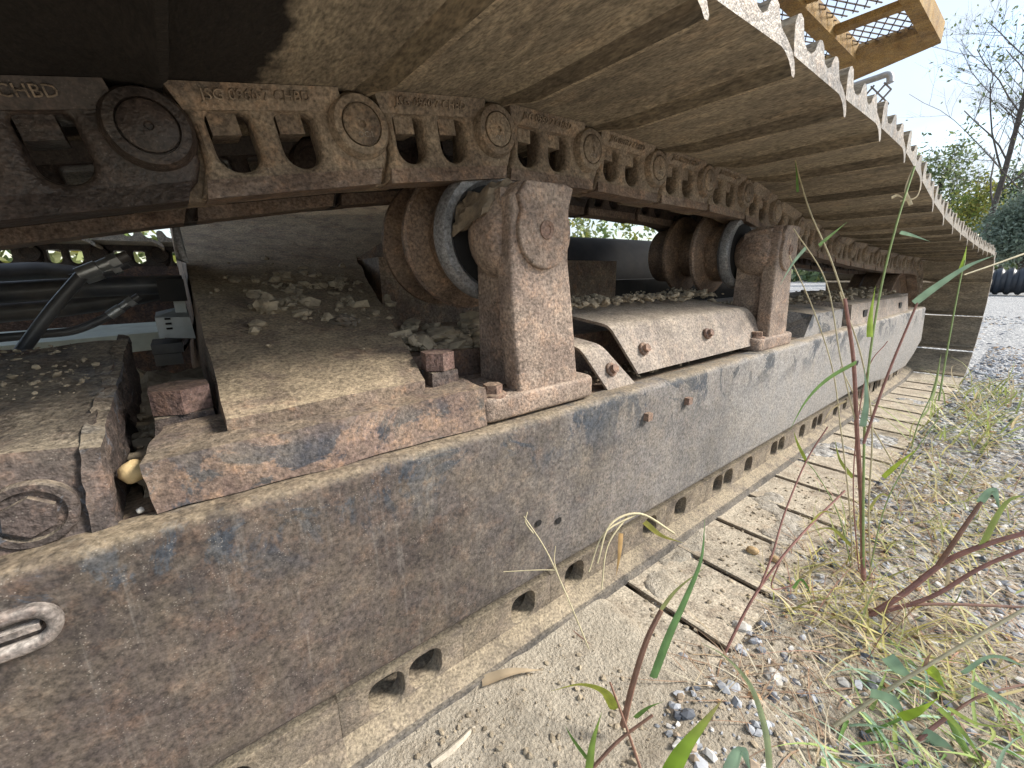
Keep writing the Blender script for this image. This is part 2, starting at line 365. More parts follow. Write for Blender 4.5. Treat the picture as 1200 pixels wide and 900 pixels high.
# ------------------------------------------------------------------ ground
ZG = -.664
def gz(x, y):
    h = mnoise.fractal(Vector((x*2.2, y*2.2, 3.1)), 1.0, 2.0, 4)*.008+mnoise.fractal(Vector((x*16, y*16, 1.0)), 1.0, 2.0, 3)*.0035
    m = max(0, min(1, (.655-x+.05*(y-.3))/.09)); m = m*m*(3-2*m)
    side = max(0, min(1, (.255-y)/.05)); side = side*side*(3-2*side)
    under = max(0, min(1, (y-.25)/.04))*(1-m)
    far = max(0, min(1, (x-3.9)/.3))
    return ZG+h+.017*m+.009*side-(.030-.039*max(0, min(1, (mnoise.noise(Vector((x*4.2, y*7, 8.3)))+.30*mnoise.noise(Vector((x*19, y*19, 2.3)))-.02)*3.5)))*under*(1-far)
def build_ground():
    xs = np.concatenate([[-60, -25, -10, -4, -1.5, -.6], np.arange(-.3, 2.2, .011), np.arange(2.2, 4.6, .04), [5, 5.6, 6.4, 7.5, 9, 11, 14, 18, 25, 40, 70, 130, 260]])
    ys = np.concatenate([[-120, -50, -20, -8, -3, -1.2, -.6], np.arange(-.32, .50, .011), [.56, .7, 1, 1.6, 3, 6, 12, 25, 60, 140]])
    V = [(x, y, gz(x, y) if -1 < x < 8 and -1 < y < .6 else ZG-.01) for x in xs for y in ys]; ny = len(ys)
    F = [(i*ny+j, (i+1)*ny+j, (i+1)*ny+j+1, i*ny+j+1) for i in range(len(xs)-1) for j in range(ny-1)]
    o = place('ground', pymesh(V, F), 'ground'); tag(o, kind='structure')
build_ground()

# ------------------------------------------------------------------ track frame (fixed part of the undercarriage)
frame = thing('track_frame', FB, 'rusty steel track frame with blue paint traces between the upper and lower track', 'track frame')
side = plate2d([(-1.9, -.465), (2.2, -.462), (2.55, -.495), (3.02, -.50), (3.18, -.455), (3.33, -.385), (3.24, -.193), (.6, -.195), (-1.9, -.205)], [], .05, .013, 4, 'xz', .42)
bm = bmesh.new(); bm.from_mesh(side); side = fin(bm)
sp_o = place('side_plate', side, 'plate', frame)
place('ledge', hexa([(-1.9, .468, -.26), (3.2, .468, -.26), (3.2, .62, -.26), (-.7, .62, -.26), (-.7, .468, -.201), (3.2, .468, -.193), (3.2, .62, -.190), (-.7, .62, -.198)], bev=.002), 'deck', frame)
place('inner_wall', hexa([(.02, .575, -.26), (3.0, .575, -.26), (3.0, .9, -.26), (.02, .9, -.26), (.02, .580, -.115), (3.0, .580, -.115), (3.0, .9, -.105), (.02, .9, -.105)], bev=.006), 'deck', frame)
# square plugs, drilled holes and the raised oval lug on the plate
for x, z in ((.64, -.250), (.777, -.247)):
    o = place('square_plug', box(x-.007, x+.007, .410, .423, z-.007, z+.007, bev=.0015), 'bolt', sp_o); 
for x, z, r in ((.376, -.361, .0055), (.418, -.374, .006), (2.02, -.34, .011)):
    place('drilled_hole', lathe([(r, .4175), (r*.9, .4172), (.0001, .4188)], (x, 0, z), 'y', 20), 'hole', sp_o)
lug = plate2d(rrect(-.24, -.104, -.260, -.224, .0179), [rrect(-.23, -.113, -.251, -.233, .0085)], .012, .004, 2, 'xz', .410)
place('oval_lug', join(lug, box(-.23, -.116, .413, .42, -.2445, -.2395, bev=.002)), 'lug', sp_o)
# the big leg that runs inboard: hacked foot in front, sloped slab behind
k = .27
def slabz(y): return -.13+k*(y-.47)
place('leg_foot', hexa([(-.043, .449, -.197), (.303, .440, -.194), (.303, .53, -.194), (-.035, .53, -.197), (-.047, .452, -.149), (.303, .443, -.141), (.303, .53, -.140), (-.03, .53, -.140)], bev=.006, sub=4, rough=.0035, freq=22), 'foot', frame)
leg = hexa([(.018, .484, -.2), (.232, .484, -.2), (.42, 1.30, -.2), (.0, 1.75, -.2), (.020, .476, -.131), (.234, .478, -.127), (.40, 1.20, slabz(1.20)), (.04, 1.70, slabz(1.70))], bev=.004, sub=5, rough=.004, freq=14)
place('leg_slab', leg, 'slab', frame)
place('leg_top', hexa([(.03, 1.5, .0), (.40, 1.17, .0), (1.2, 1.9, .0), (.03, 2.1, .0), (.03, 1.5, slabz(1.5)-.004), (.40, 1.17, slabz(1.17)-.006), (1.2, 1.9, .42), (.03, 2.1, .42)], bev=.003), 'slab', frame)
place('cross_member', box(.40, 1.3, 1.02, 1.22, -.35, .05, bev=.01), 'slab', frame)
def big_nut(c, r, h, name='nut', turn=.2):
    o = place(name, hexbolt(c, (0, 0, 1), r, h, turn=turn, bev=.004), 'nut', frame)
    place('collar', hexa([(c[0]-r*.95, c[1]-r*.95, c[2]-.05), (c[0]+r*.95, c[1]-r*.95, c[2]-.05), (c[0]+r, c[1]+r, c[2]-.05), (c[0]-r, c[1]+r, c[2]-.05),
          (c[0]-r*.86, c[1]-r*.86, c[2]-.001), (c[0]+r*.86, c[1]-r*.86, c[2]-.001), (c[0]+r*.86, c[1]+r*.86, c[2]-.001), (c[0]-r*.86, c[1]+r*.86, c[2]-.001)], bev=.008, sub=2, rough=.004, freq=40), 'casting', o)
big_nut((-.012, .575, -.136), .030, .026, turn=.55); big_nut((.272, .512, -.122), .023, .024, turn=.35)
# rough casting at the left with its plugged bolt
cast = place('casting', hexa([(-.7, .462, -.204), (-.078, .452, -.202), (-.070, .74, -.20), (-.7, .8, -.20), (-.7, .468, -.100), (-.076, .466, -.128), (-.068, .78, -.075), (-.7, .80, -.075)], bev=.006, sub=5, rough=.008, freq=16, seed=4), 'casting', frame)
place('torn_edge', hexa([(-.084, .450, -.2), (-.068, .452, -.2), (-.060, .78, -.2), (-.075, .78, -.2), (-.080, .460, -.128), (-.068, .462, -.131), (-.058, .80, -.072), (-.070, .80, -.070)], bev=.002, sub=5, rough=.0045, freq=60, seed=9), 'casting', cast)
bc = (-.1135, .449, -.172)
place('bolt_ring', lathe([(.027, .012), (.027, .004), (.0255, .0025), (.0205, .0025), (.0195, .006), (.0001, .006)], bc, 'y', 40), 'casting', cast)
place('bolt_head', hexbolt((bc[0], bc[1]+.006, bc[2]), (0, -1, 0), .016, .006, turn=.4), 'casting', cast)
place('gap_fill', hexa([(-.055, .50, -.2), (.02, .5, -.2), (.02, .9, -.2), (-.055, .9, -.2), (-.062, .515, -.184), (.02, .52, -.176), (.02, .9, -.145), (-.062, .9, -.140)], bev=.0, sub=6, rough=.012, freq=45), 'clod', frame)

# bent cover sheets between the brackets, with bolts
def bent(x0, x1, yf, zb, yt, zt, yb, zi, th=.006, skew=0.):
    """sheet: front bottom (yf,zb) up to fold (yt,zt), back to (yb,zi)"""
    pr = [(yf, zb)]; f0 = Vector((yf, zb)); f1 = Vector((yt, zt)); f2 = Vector((yb, zi)); d0 = (f0-f1).normalized(); d2 = (f2-f1).normalized(); r = .016
    a, b = f1+d0*r, f1+d2*r
    for i in range(7):
        t = i/6; p = a*(1-t)**2+f1*2*t*(1-t)+b*t*t; pr.append((p.x, p.y))
    pr.append((yb, zi)); n = len(pr); inner = []
    for i in range(n):
        p = Vector(pr[max(0, i-1)]); q = Vector(pr[min(n-1, i+1)]); d = (q-p).normalized(); nrm = Vector((d.y, -d.x)); inner.append((pr[i][0]+nrm.x*th, pr[i][1]+nrm.y*th))
    loop = pr+inner[::-1]; bm = bmesh.new()
    A = [bm.verts.new((x0+skew*(zb-z)*-1 if False else x0-skew*(z-zb), y, z)) for y, z in loop]; B = [bm.verts.new((x1-skew*(z-zb)*1.6, y, z)) for y, z in loop]; m = len(loop)
    for i in range(m): bm.faces.new((A[i], A[(i+1) % m], B[(i+1) % m], B[i]))
    for S in (A, B):
        for i in range(n-1): bm.faces.new((S[i], S[i+1], S[m-2-i], S[m-1-i]))
    return fin(bm)
cv = place('cover_sheet', bent(.660, 1.255, .455, -.180, .492, -.088, .66, -.066, skew=.5), 'cover', frame)
nrm = Vector((0, -.092, .037)).normalized()
for u, v in ((754, 409), (829, 391)):
    place('bolt', hexbolt(onY(u, v, .470), nrm, .0085, .008, .0125, .004, .3), 'bolt', cv)
cv2 = place('small_cover_sheet', bent(.570, .648, .452, -.196, .487, -.120, .60, -.105, skew=.5), 'cover', frame)
place('bolt', hexbolt(onY(716, 433, .466), nrm, .0085, .008, .0125, .004, .1), 'bolt', cv2)
cv3 = place('small_cover_sheet', bent(1.19, 1.285, .452, -.190, .480, -.130, .60, -.115, skew=.5), 'cover', frame)
place('bolt', hexbolt(onY(896, 390, .462), nrm, .0085, .008, .0125, .004, .1), 'bolt', cv3)
# pads and blocks beyond the second bracket
place('stop_block', hexa([(1.50, .452, -.197), (1.86, .450, -.197), (1.86, .58, -.197), (1.50, .58, -.197), (1.56, .455, -.128), (1.86, .453, -.128), (1.86, .6, -.11), (1.52, .6, -.11)], bev=.006), 'plate', frame)
pad = place('end_pad', hexa([(1.93, .440, -.196), (2.90, .440, -.196), (2.90, .66, -.196), (1.93, .66, -.196), (1.95, .452, -.118), (2.90, .452, -.122), (2.90, .68, -.10), (1.95, .68, -.10)], bev=.010), 'cover', frame)
for x in (2.12, 2.72): place('square_hole', box(x-.024, x+.024, .4425, .446, -.172, -.145, bev=0), 'hole', pad)
place('idler_guard', box(2.95, 3.2, .50, .62, -.2, -.12, bev=.01), 'cover', frame)

# carrier roller bracket (built once, copied)
def make_bracket():
    cx, cz = .405, .060
    parts = []
    post = plate2d([(.362, -.175), (.484, -.175), (.466, -.04), (.456, .02), (.457, .112), (.440, .121), (.372, .119), (.352, .100), (.349, .02), (.352, -.06)], [], .034, .006, 3, 'xz', .443)
    rib = hexa([(.380, .468, -.18), (.455, .468, -.18), (.45, .550, -.18), (.368, .550, -.18), (.372, .468, .02), (.438, .468, .02), (.440, .545, .02), (.366, .545, .02)], bev=.008)
    boss = lathe([(.030, .458), (.058, .464), (.066, .475), (.066, .512), (.060, .530), (.050, .545), (.044, .552), (.0001, .553)], (cx-.004, 0, cz-.004), 'y', 40)
    wing = hexa([(.346, .466, .03), (.45, .466, .03), (.45, .53, .03), (.346, .53, .03), (.352, .466, .112), (.446, .466, .117), (.442, .528, .113), (.350, .528, .104)], bev=.010)
    root = place('roller_bracket', join(post, rib, boss, wing), 'post', frame)
    base = plate2d(rrect(.292, .522, .436, .60, .024), [], .034, .007, 3, 'xz', 0)
    # rrect was drawn in x/y: lay it flat
    base.transform(Matrix(((1, 0, 0, 0), (0, 0, 1, 0), (0, -1, 0, -.158), (0, 0, 0, 1))))
    place('base_flange', base, 'post', root)
    cap = plate2d([(cx+.047*math.cos(a), cz-.002+.049*math.sin(a)) for a in [math.radians(d) for d in range(150, 392, 8)]]+[(.455, .116), (.440, .120), (.372, .118), (.358, .100)], [], .010, .003, 2, 'xz', .4355)
    place('end_cap', cap, 'post', root)
    place('axle_end', lathe([(.0125, .438), (.0120, .4335), (.006, .4328), (.0055, .434), (.0001, .434)], (cx, 0, cz), 'y', 24), 'bolt', root)
    place('bolt', hexbolt((.325, .457, -.158), (0, 0, 1), .0135, .012, .019, .003, .3), 'bolt', root)
    place('bolt', hexbolt((.505, .565, -.158), (0, 0, 1), .0135, .012, .019, .003, .3), 'bolt', root)
    roller = place('carrier_roller', lathe([(.030, .552), (.056, .556), (.060, .576), (.070, .578), (.0705, .560), (.074, .555)], (cx, 0, cz), 'y', 48), 'black_paint', frame)
    place('rim', lathe([(.072, .558), (.080, .549), (.092, .549), (.097, .555), (.097, .570), (.088, .580)], (cx, 0, cz), 'y', 56, True), 'rim', roller)
    place('tread', lathe([(.085, .578), (.079, .584), (.078, .622), (.090, .628), (.108, .634), (.111, .637), (.111, .645), (.107, .648), (.080, .652), (.064, .660), (.064, .708), (.082, .715), (.106, .719), (.110, .722), (.110, .731), (.105, .734), (.082, .742), (.078, .75), (.078, .80), (.06, .81), (.0001, .81)], (cx, 0, cz), 'y', 56), 'roller', roller)
    place('flange_edge', lathe([(.1085, .6335), (.1125, .6370), (.1125, .6450), (.1085, .6480)], (cx, 0, cz), 'y', 64, True), 'link_rail', roller)
    return root, roller
br, ro = make_bracket()
br['label'] = 'pinkish brown cast bracket carrying the nearer carrier roller'; ro['label'] = 'flanged carrier roller behind the nearer bracket'
def copy_tree(o, parent, off):
    c = o.copy(); COL.objects.link(c); c.parent = parent
    if off is not None: c.location = c.location+Vector(off)
    for ch in [x for x in bpy.data.objects if x.parent == o]: copy_tree(ch, c, None)
    return c
br2 = copy_tree(br, frame, (.845, 0, -.004)); ro2 = copy_tree(ro, frame, (.845, 0, -.004))
br2['label'] = 'cast bracket carrying the farther carrier roller'; ro2['label'] = 'flanged carrier roller behind the farther bracket'
place('mud_cake', hexa([(.330, .480, .078), (.38, .474, .095), (.39, .56, .09), (.325, .565, .05), (.343, .478, .112), (.392, .468, .124), (.390, .552, .120), (.338, .560, .104)], bev=.006, sub=5, rough=.013, freq=55), 'mud', br)
# front idler wheel
IDX, IDZ, IDR = 3.50, -.285, .292
idl = place('idler_wheel', lathe([(.09, .60), (.10, .585), (.13, .585), (.14, .61), (.25, .615), (.262, .59), (IDR-.005, .585), (IDR, .592), (IDR, .645), (IDR+.02, .66), (IDR+.02, .73), (IDR, .745), (IDR, .80), (.0001, .80)], (IDX, 0, IDZ), 'y', 64), 'roller', frame)

# ------------------------------------------------------------------ near crawler track
P_ = .2
track = thing('crawler_track', (1.6, .64, -.66), 'near crawler track with brown steel shoes overhead and underfoot', 'track')
SHOE = [(.0, .0), (-.005, .018), (-.007, .031), (-.003, .040), (.005, .0435), (.014, .041), (.019, .032), (.025, .021), (.036, .0155), (.052, .016), (.062, .022), (.066, .031), (.072, .037), (.080, .0385), (.088, .035), (.093, .026), (.100, .0185),
        (.112, .016), (.122, .021), (.127, .030), (.133, .036), (.141, .0375), (.149, .034), (.154, .025), (.162, .016), (.180, .010), (.196, .003), (.206, -.006), (.211, -.017), (.209, -.0215), (.203, -.021), (.197, -.014), (.188, -.007), (.176, -.002), (.166, 0)]
SHOE_LOW = [(.004, -.001), (.006, .018), (.010, .034), (.018, .036), (.030, .016), (.066, .022), (.072, .037), (.088, .035), (.100, .0185), (.127, .030), (.141, .0375), (.154, .025), (.180, .012), (.190, .004), (.191, -.004), (.186, -.0045), (.176, -.001), (.160, 0)]
def shoe_mesh(y0, y1, mats, prof, cut=1.):
    bm = bmesh.new(); m = len(prof)
    nseg = 41; rows = []
    for i in range(nseg+1):
        y = y0+(y1-y0)*i/nseg
        q = 1 if y < .47 else cut if y > .53 else 1+(cut-1)*(y-.47)/.06; rows.append([bm.verts.new((s_, y, t_ if t_ > 0 else t_*q)) for s_, t_ in prof])
    for a, b in zip(rows, rows[1:]):
        for i in range(m): bm.faces.new((a[i], a[(i+1) % m], b[(i+1) % m], b[i]))
    caps = []
    for r_ in (rows[0], rows[-1]):
        f = bm.faces.new(r_); caps.append(f)
    bmesh.ops.recalc_face_normals(bm, faces=bm.faces)
    for f in caps: f.material_index = 1
    for f in bm.faces:
        if f in caps: continue
        c = f.calc_center_median()
        if c.x > .190 and c.z < -.0004 and f.normal.z < -.05: f.material_index = 2 if c.x < .2015 else 3  # lip face gets the painted shade band, its tip the paler lip
    bmesh.ops.triangulate(bm, faces=caps)
    me = bpy.data.meshes.new('shoe'); bm.to_mesh(me); bm.free()
    for x in mats: me.materials.append(MAT[x])
    shade(me, 24); return me
PT = .037           # shoe face sits this far outside the pin line
sh_up = shoe_mesh(.24, 1.06, ('shoe', 'shoe_edge', 'shoe_lip_shade', 'shoe_lip'), SHOE, .3); sh_low = shoe_mesh(.24, 1.06, ('shoe_low', 'shoe_low', 'shoe_low', 'shoe_low'), SHOE_LOW)
def link_outline():
    o = [(.034, -.030), (.028, -.044), (.020, -.060), (.190, -.060), (.208, -.056), (.222, -.044), (.230, -.028), (.231, -.008), (.228, .008), (.219, .022), (.207, .030), (.190, .033), (.180, .0365), (.03, .0365), (.022, .034), (.026, .026), (.033, .012), (.036, -.008)]
    return o
def win(x0, x1): return rrect(x0, x1, -.039, .015, .0185, 6, .007)[::-1]
def link_mesh_(windows, y0, rail=True, wide=0., mats=('link', 'link_rail')):
    if wide: me = plate2d([(-.0018, -.060), (.2018, -.060), (.2018, .010), (-.0018, .010)], [rrect(q[0]-.006, q[1]+.010, -.054, .002, .019, 5)[::-1] for q in windows], .030, .0015, 1, 'xz', y0)
    else: me = plate2d(link_outline(), [win(*q) for q in windows], .034, .008, 3, 'xz', y0)
    me.materials.append(MAT[mats[0]]); me.materials.append(MAT[mats[1]])
    bm = bmesh.new(); bm.from_mesh(me)
    def add(m2, mi):
        n0 = len(bm.faces); bm.from_mesh(m2); bm.faces.ensure_lookup_table()
        for f in bm.faces[n0:]: f.material_index = mi
    # rail head, shoe-side flange, boss and window lips
    if wide:
        add(hexa([(.000, y0-.002, .004), (.200, y0-.002, .004), (.200, y0+.05, .004), (.000, y0+.05, .004), (.000, y0-.010-wide, .022), (.200, y0-.010-wide, .022), (.200, y0+.05, .022), (.000, y0+.05, .022)], bev=.0), 0)
        add(hexa([(.000, y0-.011-wide, .0195), (.200, y0-.011-wide, .0195), (.200, y0+.05, .0195), (.000, y0+.05, .0195), (.000, y0-.014-wide, .0366), (.200, y0-.014-wide, .0366), (.200, y0+.06, .0366), (.000, y0+.06, .0366)], bev=.002), 1)
    else:
        add(hexa([(.024, y0-.006, -.0625), (.207, y0-.006, -.0625), (.207, y0+.042, -.0625), (.024, y0+.042, -.0625), (.030, y0-.0008, -.045), (.216, y0-.0008, -.045), (.216, y0+.03, -.045), (.030, y0+.03, -.045)], bev=.006), 1)
        add(hexa([(.032, y0-.001, .016), (.186, y0-.001, .016), (.186, y0+.05, .016), (.032, y0+.05, .016), (.022, y0-.012, .0362), (.182, y0-.012, .0362), (.182, y0+.06, .0362), (.022, y0+.06, .0362)], bev=.004), 0)
        add(hexa([(-.038, y0+.030, -.0615), (.045, y0+.012, -.0615), (.045, y0+.06, -.0615), (-.038, y0+.06, -.0615), (-.030, y0+.030, .033), (.045, y0+.012, .033), (.045, y0+.06, .033), (-.030, y0+.06, .033)], bev=.004), 0)
        add(lathe([(.0365, y0+.012), (.0350, y0-.004), (.031, y0-.011), (.0235, y0-.0115), (.0225, y0-.0075), (.0001, y0-.0075)], (P_, 0, 0), 'y', 36), 0)
    m3 = bpy.data.meshes.new('link'); bm.to_mesh(m3); bm.free()
    for x in mats: m3.materials.append(MAT[x])
    shade(m3, 38); return m3
WN = [(.047, .087), (.111, .150)]
YL = .545
lk_main = link_mesh_(WN, YL); lk_oily = link_mesh_(WN, YL, mats=('oily', 'oily')); lk_in = link_mesh_(WN, YL+.20, mats=('oily', 'link_rail'))
LW = .026
lk_low = [link_mesh_(q, .503, wide=LW, mats=('link_low', 'link_lip')) for q in ([WN[0]], [WN[1]], WN)]
pin_me = lathe([(.0215, .003), (.0215, -.0035), (.0195, -.005), (.004, -.005), (.003, -.002), (.0001, -.002)], (0, 0, 0), 'y', 32); shade(pin_me)
pin_me.materials.append(MAT['link']); pin_ol = pin_me.copy(); pin_ol.materials.clear(); pin_ol.materials.append(MAT['oily'])
nut_me = box(-.0130, .0130, -.004, .03, -.012, .016, bev=.004); shade(nut_me); nut_me.materials.append(MAT['link']); nut_ol = nut_me.copy(); nut_ol.materials.clear(); nut_ol.materials.append(MAT['oily'])
cast_txt = text_mesh('JSG 0960·7 CHBD', .0135); cast_txt.transform(Matrix(((1, 0, 0, 0), (0, 0, -1, 0), (0, 1, 0, 0), (0, 0, 0, 1)))); cast_txt.materials.append(MAT['link'])
pin_txt = text_mesh('OC:1', .0085, .0006); pin_txt.transform(Matrix(((1, 0, 0, 0), (0, 0, -1, 0), (0, 1, 0, 0), (0, 0, 0, 1)))); pin_txt.materials.append(MAT['shoe_edge'])

# pin line: sagging upper run, wrap round the idler, flat lower run
def resample(poly, step, start=0.):
    o = []; acc = -start; P = [Vector(p) for p in poly]; need = 0.
    cur = P[0]; o.append(cur.copy()); i = 1
    while i < len(P):
        # next point on the polyline at chord distance step
        a, b = P[i-1] if (P[i-1]-cur).length <= step else cur, P[i]
        if (b-cur).length >= step:
            lo, hi = 0., 1.
            for _ in range(40):
                md = (lo+hi)/2; q = a+(b-a)*md
                if (q-cur).length < step: lo = md
                else: hi = md
            cur = a+(b-a)*hi; o.append(cur.copy())
        else: i += 1
    return o
up_pts = [(-2.0, .01), (-1.6, -.03), (-1.2, -.045), (-.85, -.03), (-.62, .003), (-.40, .050), (-.19, .095), (.0076, .136), (.207, .174), (.406, .204), (.605, .209), (.805, .206), (1.005, .206), (1.2, .200), (1.4, .170), (1.7, .125), (2.1, .092), (2.6, .068), (3.0, .052), (3.3, .048)]
up_pts = [(p.x, p.z) for p in smooth_path([(a, 0, b) for a, b in up_pts], 6)]
i0 = min(range(len(up_pts)), key=lambda i: abs(up_pts[i][0]-.0076)+abs(up_pts[i][1]-.136))
RP = IDR+.042; a0 = math.radians(84)
wrap = [(IDX+RP*math.cos(a0-math.radians(d)), IDZ+RP*math.sin(a0-math.radians(d))) for d in range(0, 175, 4)]
ZL = -.658+PT
chain_up = resample([Vector((a, b)) for a, b in up_pts[i0:]+wrap+[(2.9, ZL)]], P_)
left = resample([Vector((a, b)) for a, b in up_pts[:i0+1][::-1]], P_)
pins = left[::-1][:-1]+chain_up
# lower run with its own phase from the photograph
lowx = [.484+P_*i for i in range(-12, 13)]
low = [Vector((x, ZL)) for x in lowx[::-1]]
pins = [p for p in pins if not (p.y < -.5 and p.x < low[0].x+.12)]
pins += low
lk_count = 0
for i in range(len(pins)-1):
    a, b = pins[i], pins[i+1]; d = b-a; th = -math.atan2(d.y, d.x); rot = (0, th, 0); loc = (a.x, 0, a.y)
    nz = Vector((math.sin(th), math.cos(th)))
    lower = a.y < -.55 and d.x < 0
    s_me = sh_low if lower else sh_up
    o = link_mesh('shoe', s_me, track, (a.x+nz.x*PT+d.x/P_*.012, 0, a.y+nz.y*PT+d.y/P_*.012), rot)
    upper = i < len(pins)-1 and a.y > -.1 and d.x > 0
    oily = upper and a.x < -.05
    if lower: lm = lk_low[int(i*1.7) % 3]
    else: lm = lk_oily if oily else lk_main
    lo = link_mesh('link', lm, track, loc, rot)
    if oily: lo['label'] = 'dark oily link at the left end'
    li = link_mesh('inner_link', lk_in, track, loc, rot)
    if upper and a.x < 2.2:
        def sub(name, me, x, y, z):
            q = bpy.data.objects.new(name, me); COL.objects.link(q); q.parent = lo; q.location = (x, y, z); return q
        sub('pin', pin_ol if oily else pin_me, P_, YL-.0085, 0)
        for q in WN: sub('nut', nut_ol if oily else nut_me, (q[0]+q[1])/2-.004, YL+.012, .008)
        if a.x < 1.2:
            sub('cast_lettering', cast_txt, .100, YL-.0082, .0270).rotation_euler = (math.radians(29), 0, 0)
            if not oily: sub('pin_lettering', pin_txt, P_+.001, YL-.0137, -.011)

# ------------------------------------------------------------------ far crawler track and the car body between
far = thing('far_crawler_track', (-.2, 2.6, -.66), 'dark far crawler track seen across under the near chain at left', 'track')
for i in range(-5, 7):
    x = -.02+i*.2
    for j in range(2): pass
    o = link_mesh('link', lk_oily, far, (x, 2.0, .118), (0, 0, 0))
    o2 = bpy.data.objects.new('shoe', sh_up); COL.objects.link(o2); o2.parent = far
    o2.location = Vector((x+.012, 2.02, .118+PT+H))-origin_of(far)
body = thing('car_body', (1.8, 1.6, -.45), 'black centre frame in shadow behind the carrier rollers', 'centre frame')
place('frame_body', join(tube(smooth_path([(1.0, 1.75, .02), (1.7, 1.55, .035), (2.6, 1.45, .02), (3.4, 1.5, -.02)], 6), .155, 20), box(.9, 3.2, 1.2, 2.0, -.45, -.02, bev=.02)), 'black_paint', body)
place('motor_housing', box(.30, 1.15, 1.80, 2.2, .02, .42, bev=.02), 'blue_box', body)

# ------------------------------------------------------------------ hoses, bracket and beam at the left
def hose(name, pts, y, r, label, mat='rubber', fit=None, seg=12):
    P = [onY(u, v, y) if len(q) == 2 else onY(u, v, q[2]) for q in pts for u, v in [q[:2]]]
    t = thing(name, P[0], label, 'hose', None)
    place('hose_body', tube(smooth_path(P, 8), r, seg), mat, t)
    if fit:
        a, b = onY(*fit[0], y), onY(*fit[1], y); d = (b-a)
        place('crimp_sleeve', tube([a, a+d*.38, a+d*.40, a+d*.62], [r*1.2, r*1.25, r*1.0, r*1.05], 14), 'steel', t)
        place('fitting_nut', tube([a+d*.62, a+d*.8], r*1.3, 6), 'steel', t); place('fitting_tube', tube([a+d*.8, b], r*.9, 12), 'rubber', t)
    return t
hose('hydraulic_hose', [(-60, 520), (0, 447), (30, 405), (62, 362), (100, 318)], .86, .0078, 'ribbed black hose rising diagonally to a silver crimped fitting', 'rubber', ((92, 322), (150, 299)))
hose('hydraulic_hose', [(-60, 322), (0, 320), (50, 318), (90, 322), (125, 326)], 1.15, .0165, 'thick grey black hose lying uppermost across the frame', 'rubber_dusty')
hose('hydraulic_hose', [(-60, 345), (0, 343), (100, 337), (215, 333)], .98, .0165, 'thick straight black hose running into the dark clamp', 'rubber')
hose('hydraulic_hose', [(-60, 372), (0, 366), (70, 360), (140, 350), (190, 340)], 1.06, .017, 'sagging black hose in shadow under the straight one', 'rubber')
hose('hydraulic_hose', [(-60, 402), (0, 396), (45, 392), (88, 387), (128, 370), (156, 352)], .92, .0062, 'thin black hose curving up with a pale printed stripe', 'rubber', ((128, 370), (163, 347)))
hose('hydraulic_hose', [(85, 328), (110, 322), (135, 315)], .92, .009, 'short hose end with a silver fitting behind the diagonal hose', 'rubber', ((98, 325), (150, 308)))
strap = thing('strap_bracket', (.01, .9, -.15), 'thin curved steel strap bracket beside the sloped slab', 'bracket')
pth = smooth_path([onY(u, v, .92) for u, v in ((202, 262), (207, 285), (216, 318), (224, 350), (228, 378), (222, 402), (208, 420), (188, 434))], 6)
bm = bmesh.new(); A = [bm.verts.new(p) for p in pth]; B = [bm.verts.new(p+Vector((.003, .16, .0))) for p in pth]
for i in range(len(pth)-1): bm.faces.new((A[i], A[i+1], B[i+1], B[i]))
bmesh.ops.solidify(bm, geom=bm.faces[:], thickness=.004); place('strap', fin(bm), 'far_metal', strap)
c0 = onY(200, 341, .93); place('clamp', box(c0.x-.016, c0.x+.02, .92, 1.02, c0.z-.017, c0.z+.019, bev=.003), 'black_paint', strap)
fold = onY(205, 272, .93); place('upright_flange', hexa([(fold.x-.006, .93, fold.z-.04), (fold.x+.01, .93, fold.z-.05), (fold.x+.012, 1.08, fold.z-.04), (fold.x-.004, 1.08, fold.z-.04), (fold.x-.002, .93, fold.z+.02), (fold.x+.002, .93, fold.z+.02), (fold.x+.012, 1.08, fold.z+.03), (fold.x+.006, 1.08, fold.z+.03)], bev=.001), 'rim', strap)
pb = thing('cable_block', onY(205, 398, .9), 'pale grey plastic block with small slots beside the strap bracket', 'block')
c1 = onY(206, 376, .92); pbb = place('block_body', hexa([(c1.x-.026, .90, c1.z-.024), (c1.x+.022, .90, c1.z-.030), (c1.x+.022, 1.0, c1.z-.024), (c1.x-.026, 1.0, c1.z-.02), (c1.x-.026, .905, c1.z+.008), (c1.x+.020, .905, c1.z+.006), (c1.x+.020, 1.0, c1.z+.022), (c1.x-.026, 1.0, c1.z+.012)], bev=.004), 'grey_plastic', pb)
place('block_ear', box(c1.x+.002, c1.x+.018, .94, .97, c1.z+.006, c1.z+.034, bev=.003), 'grey_plastic', pb)
for i in range(3): place('slot', box(c1.x-.014, c1.x-.006, .8985, .902, c1.z-.012+i*.008, c1.z-.009+i*.008, bev=0), 'hole', pbb)
rb = thing('rubber_block', onY(200, 425, .9), 'two stacked dark rubber blocks under the pale plastic block', 'block')
c2 = onY(202, 411, .92)
place('upper_block', box(c2.x-.026, c2.x+.016, .905, 1.0, c2.z-.002, c2.z+.014, bev=.004), 'rubber_dusty', rb); place('lower_block', box(c2.x-.025, c2.x+.012, .907, 1.0, c2.z-.022, c2.z-.003, bev=.004), 'rubber_dusty', rb)
bmP = thing('steel_beam', onY(60, 405, 1.1), 'pale green painted beam lying under the hoses', 'beam')
q0, q1 = onY(-80, 416, 1.1), onY(190, 391, 1.1)
place('beam_body', hexa([(q0.x, 1.08, q0.z-.03), (q1.x, 1.10, q1.z-.03), (q1.x, 1.2, q1.z-.03), (q0.x, 1.2, q0.z-.03), (q0.x, 1.08, q0.z+.006), (q1.x, 1.10, q1.z+.004), (q1.x, 1.22, q1.z+.016), (q0.x, 1.2, q0.z+.022)], bev=.003), 'pale_paint', bmP)
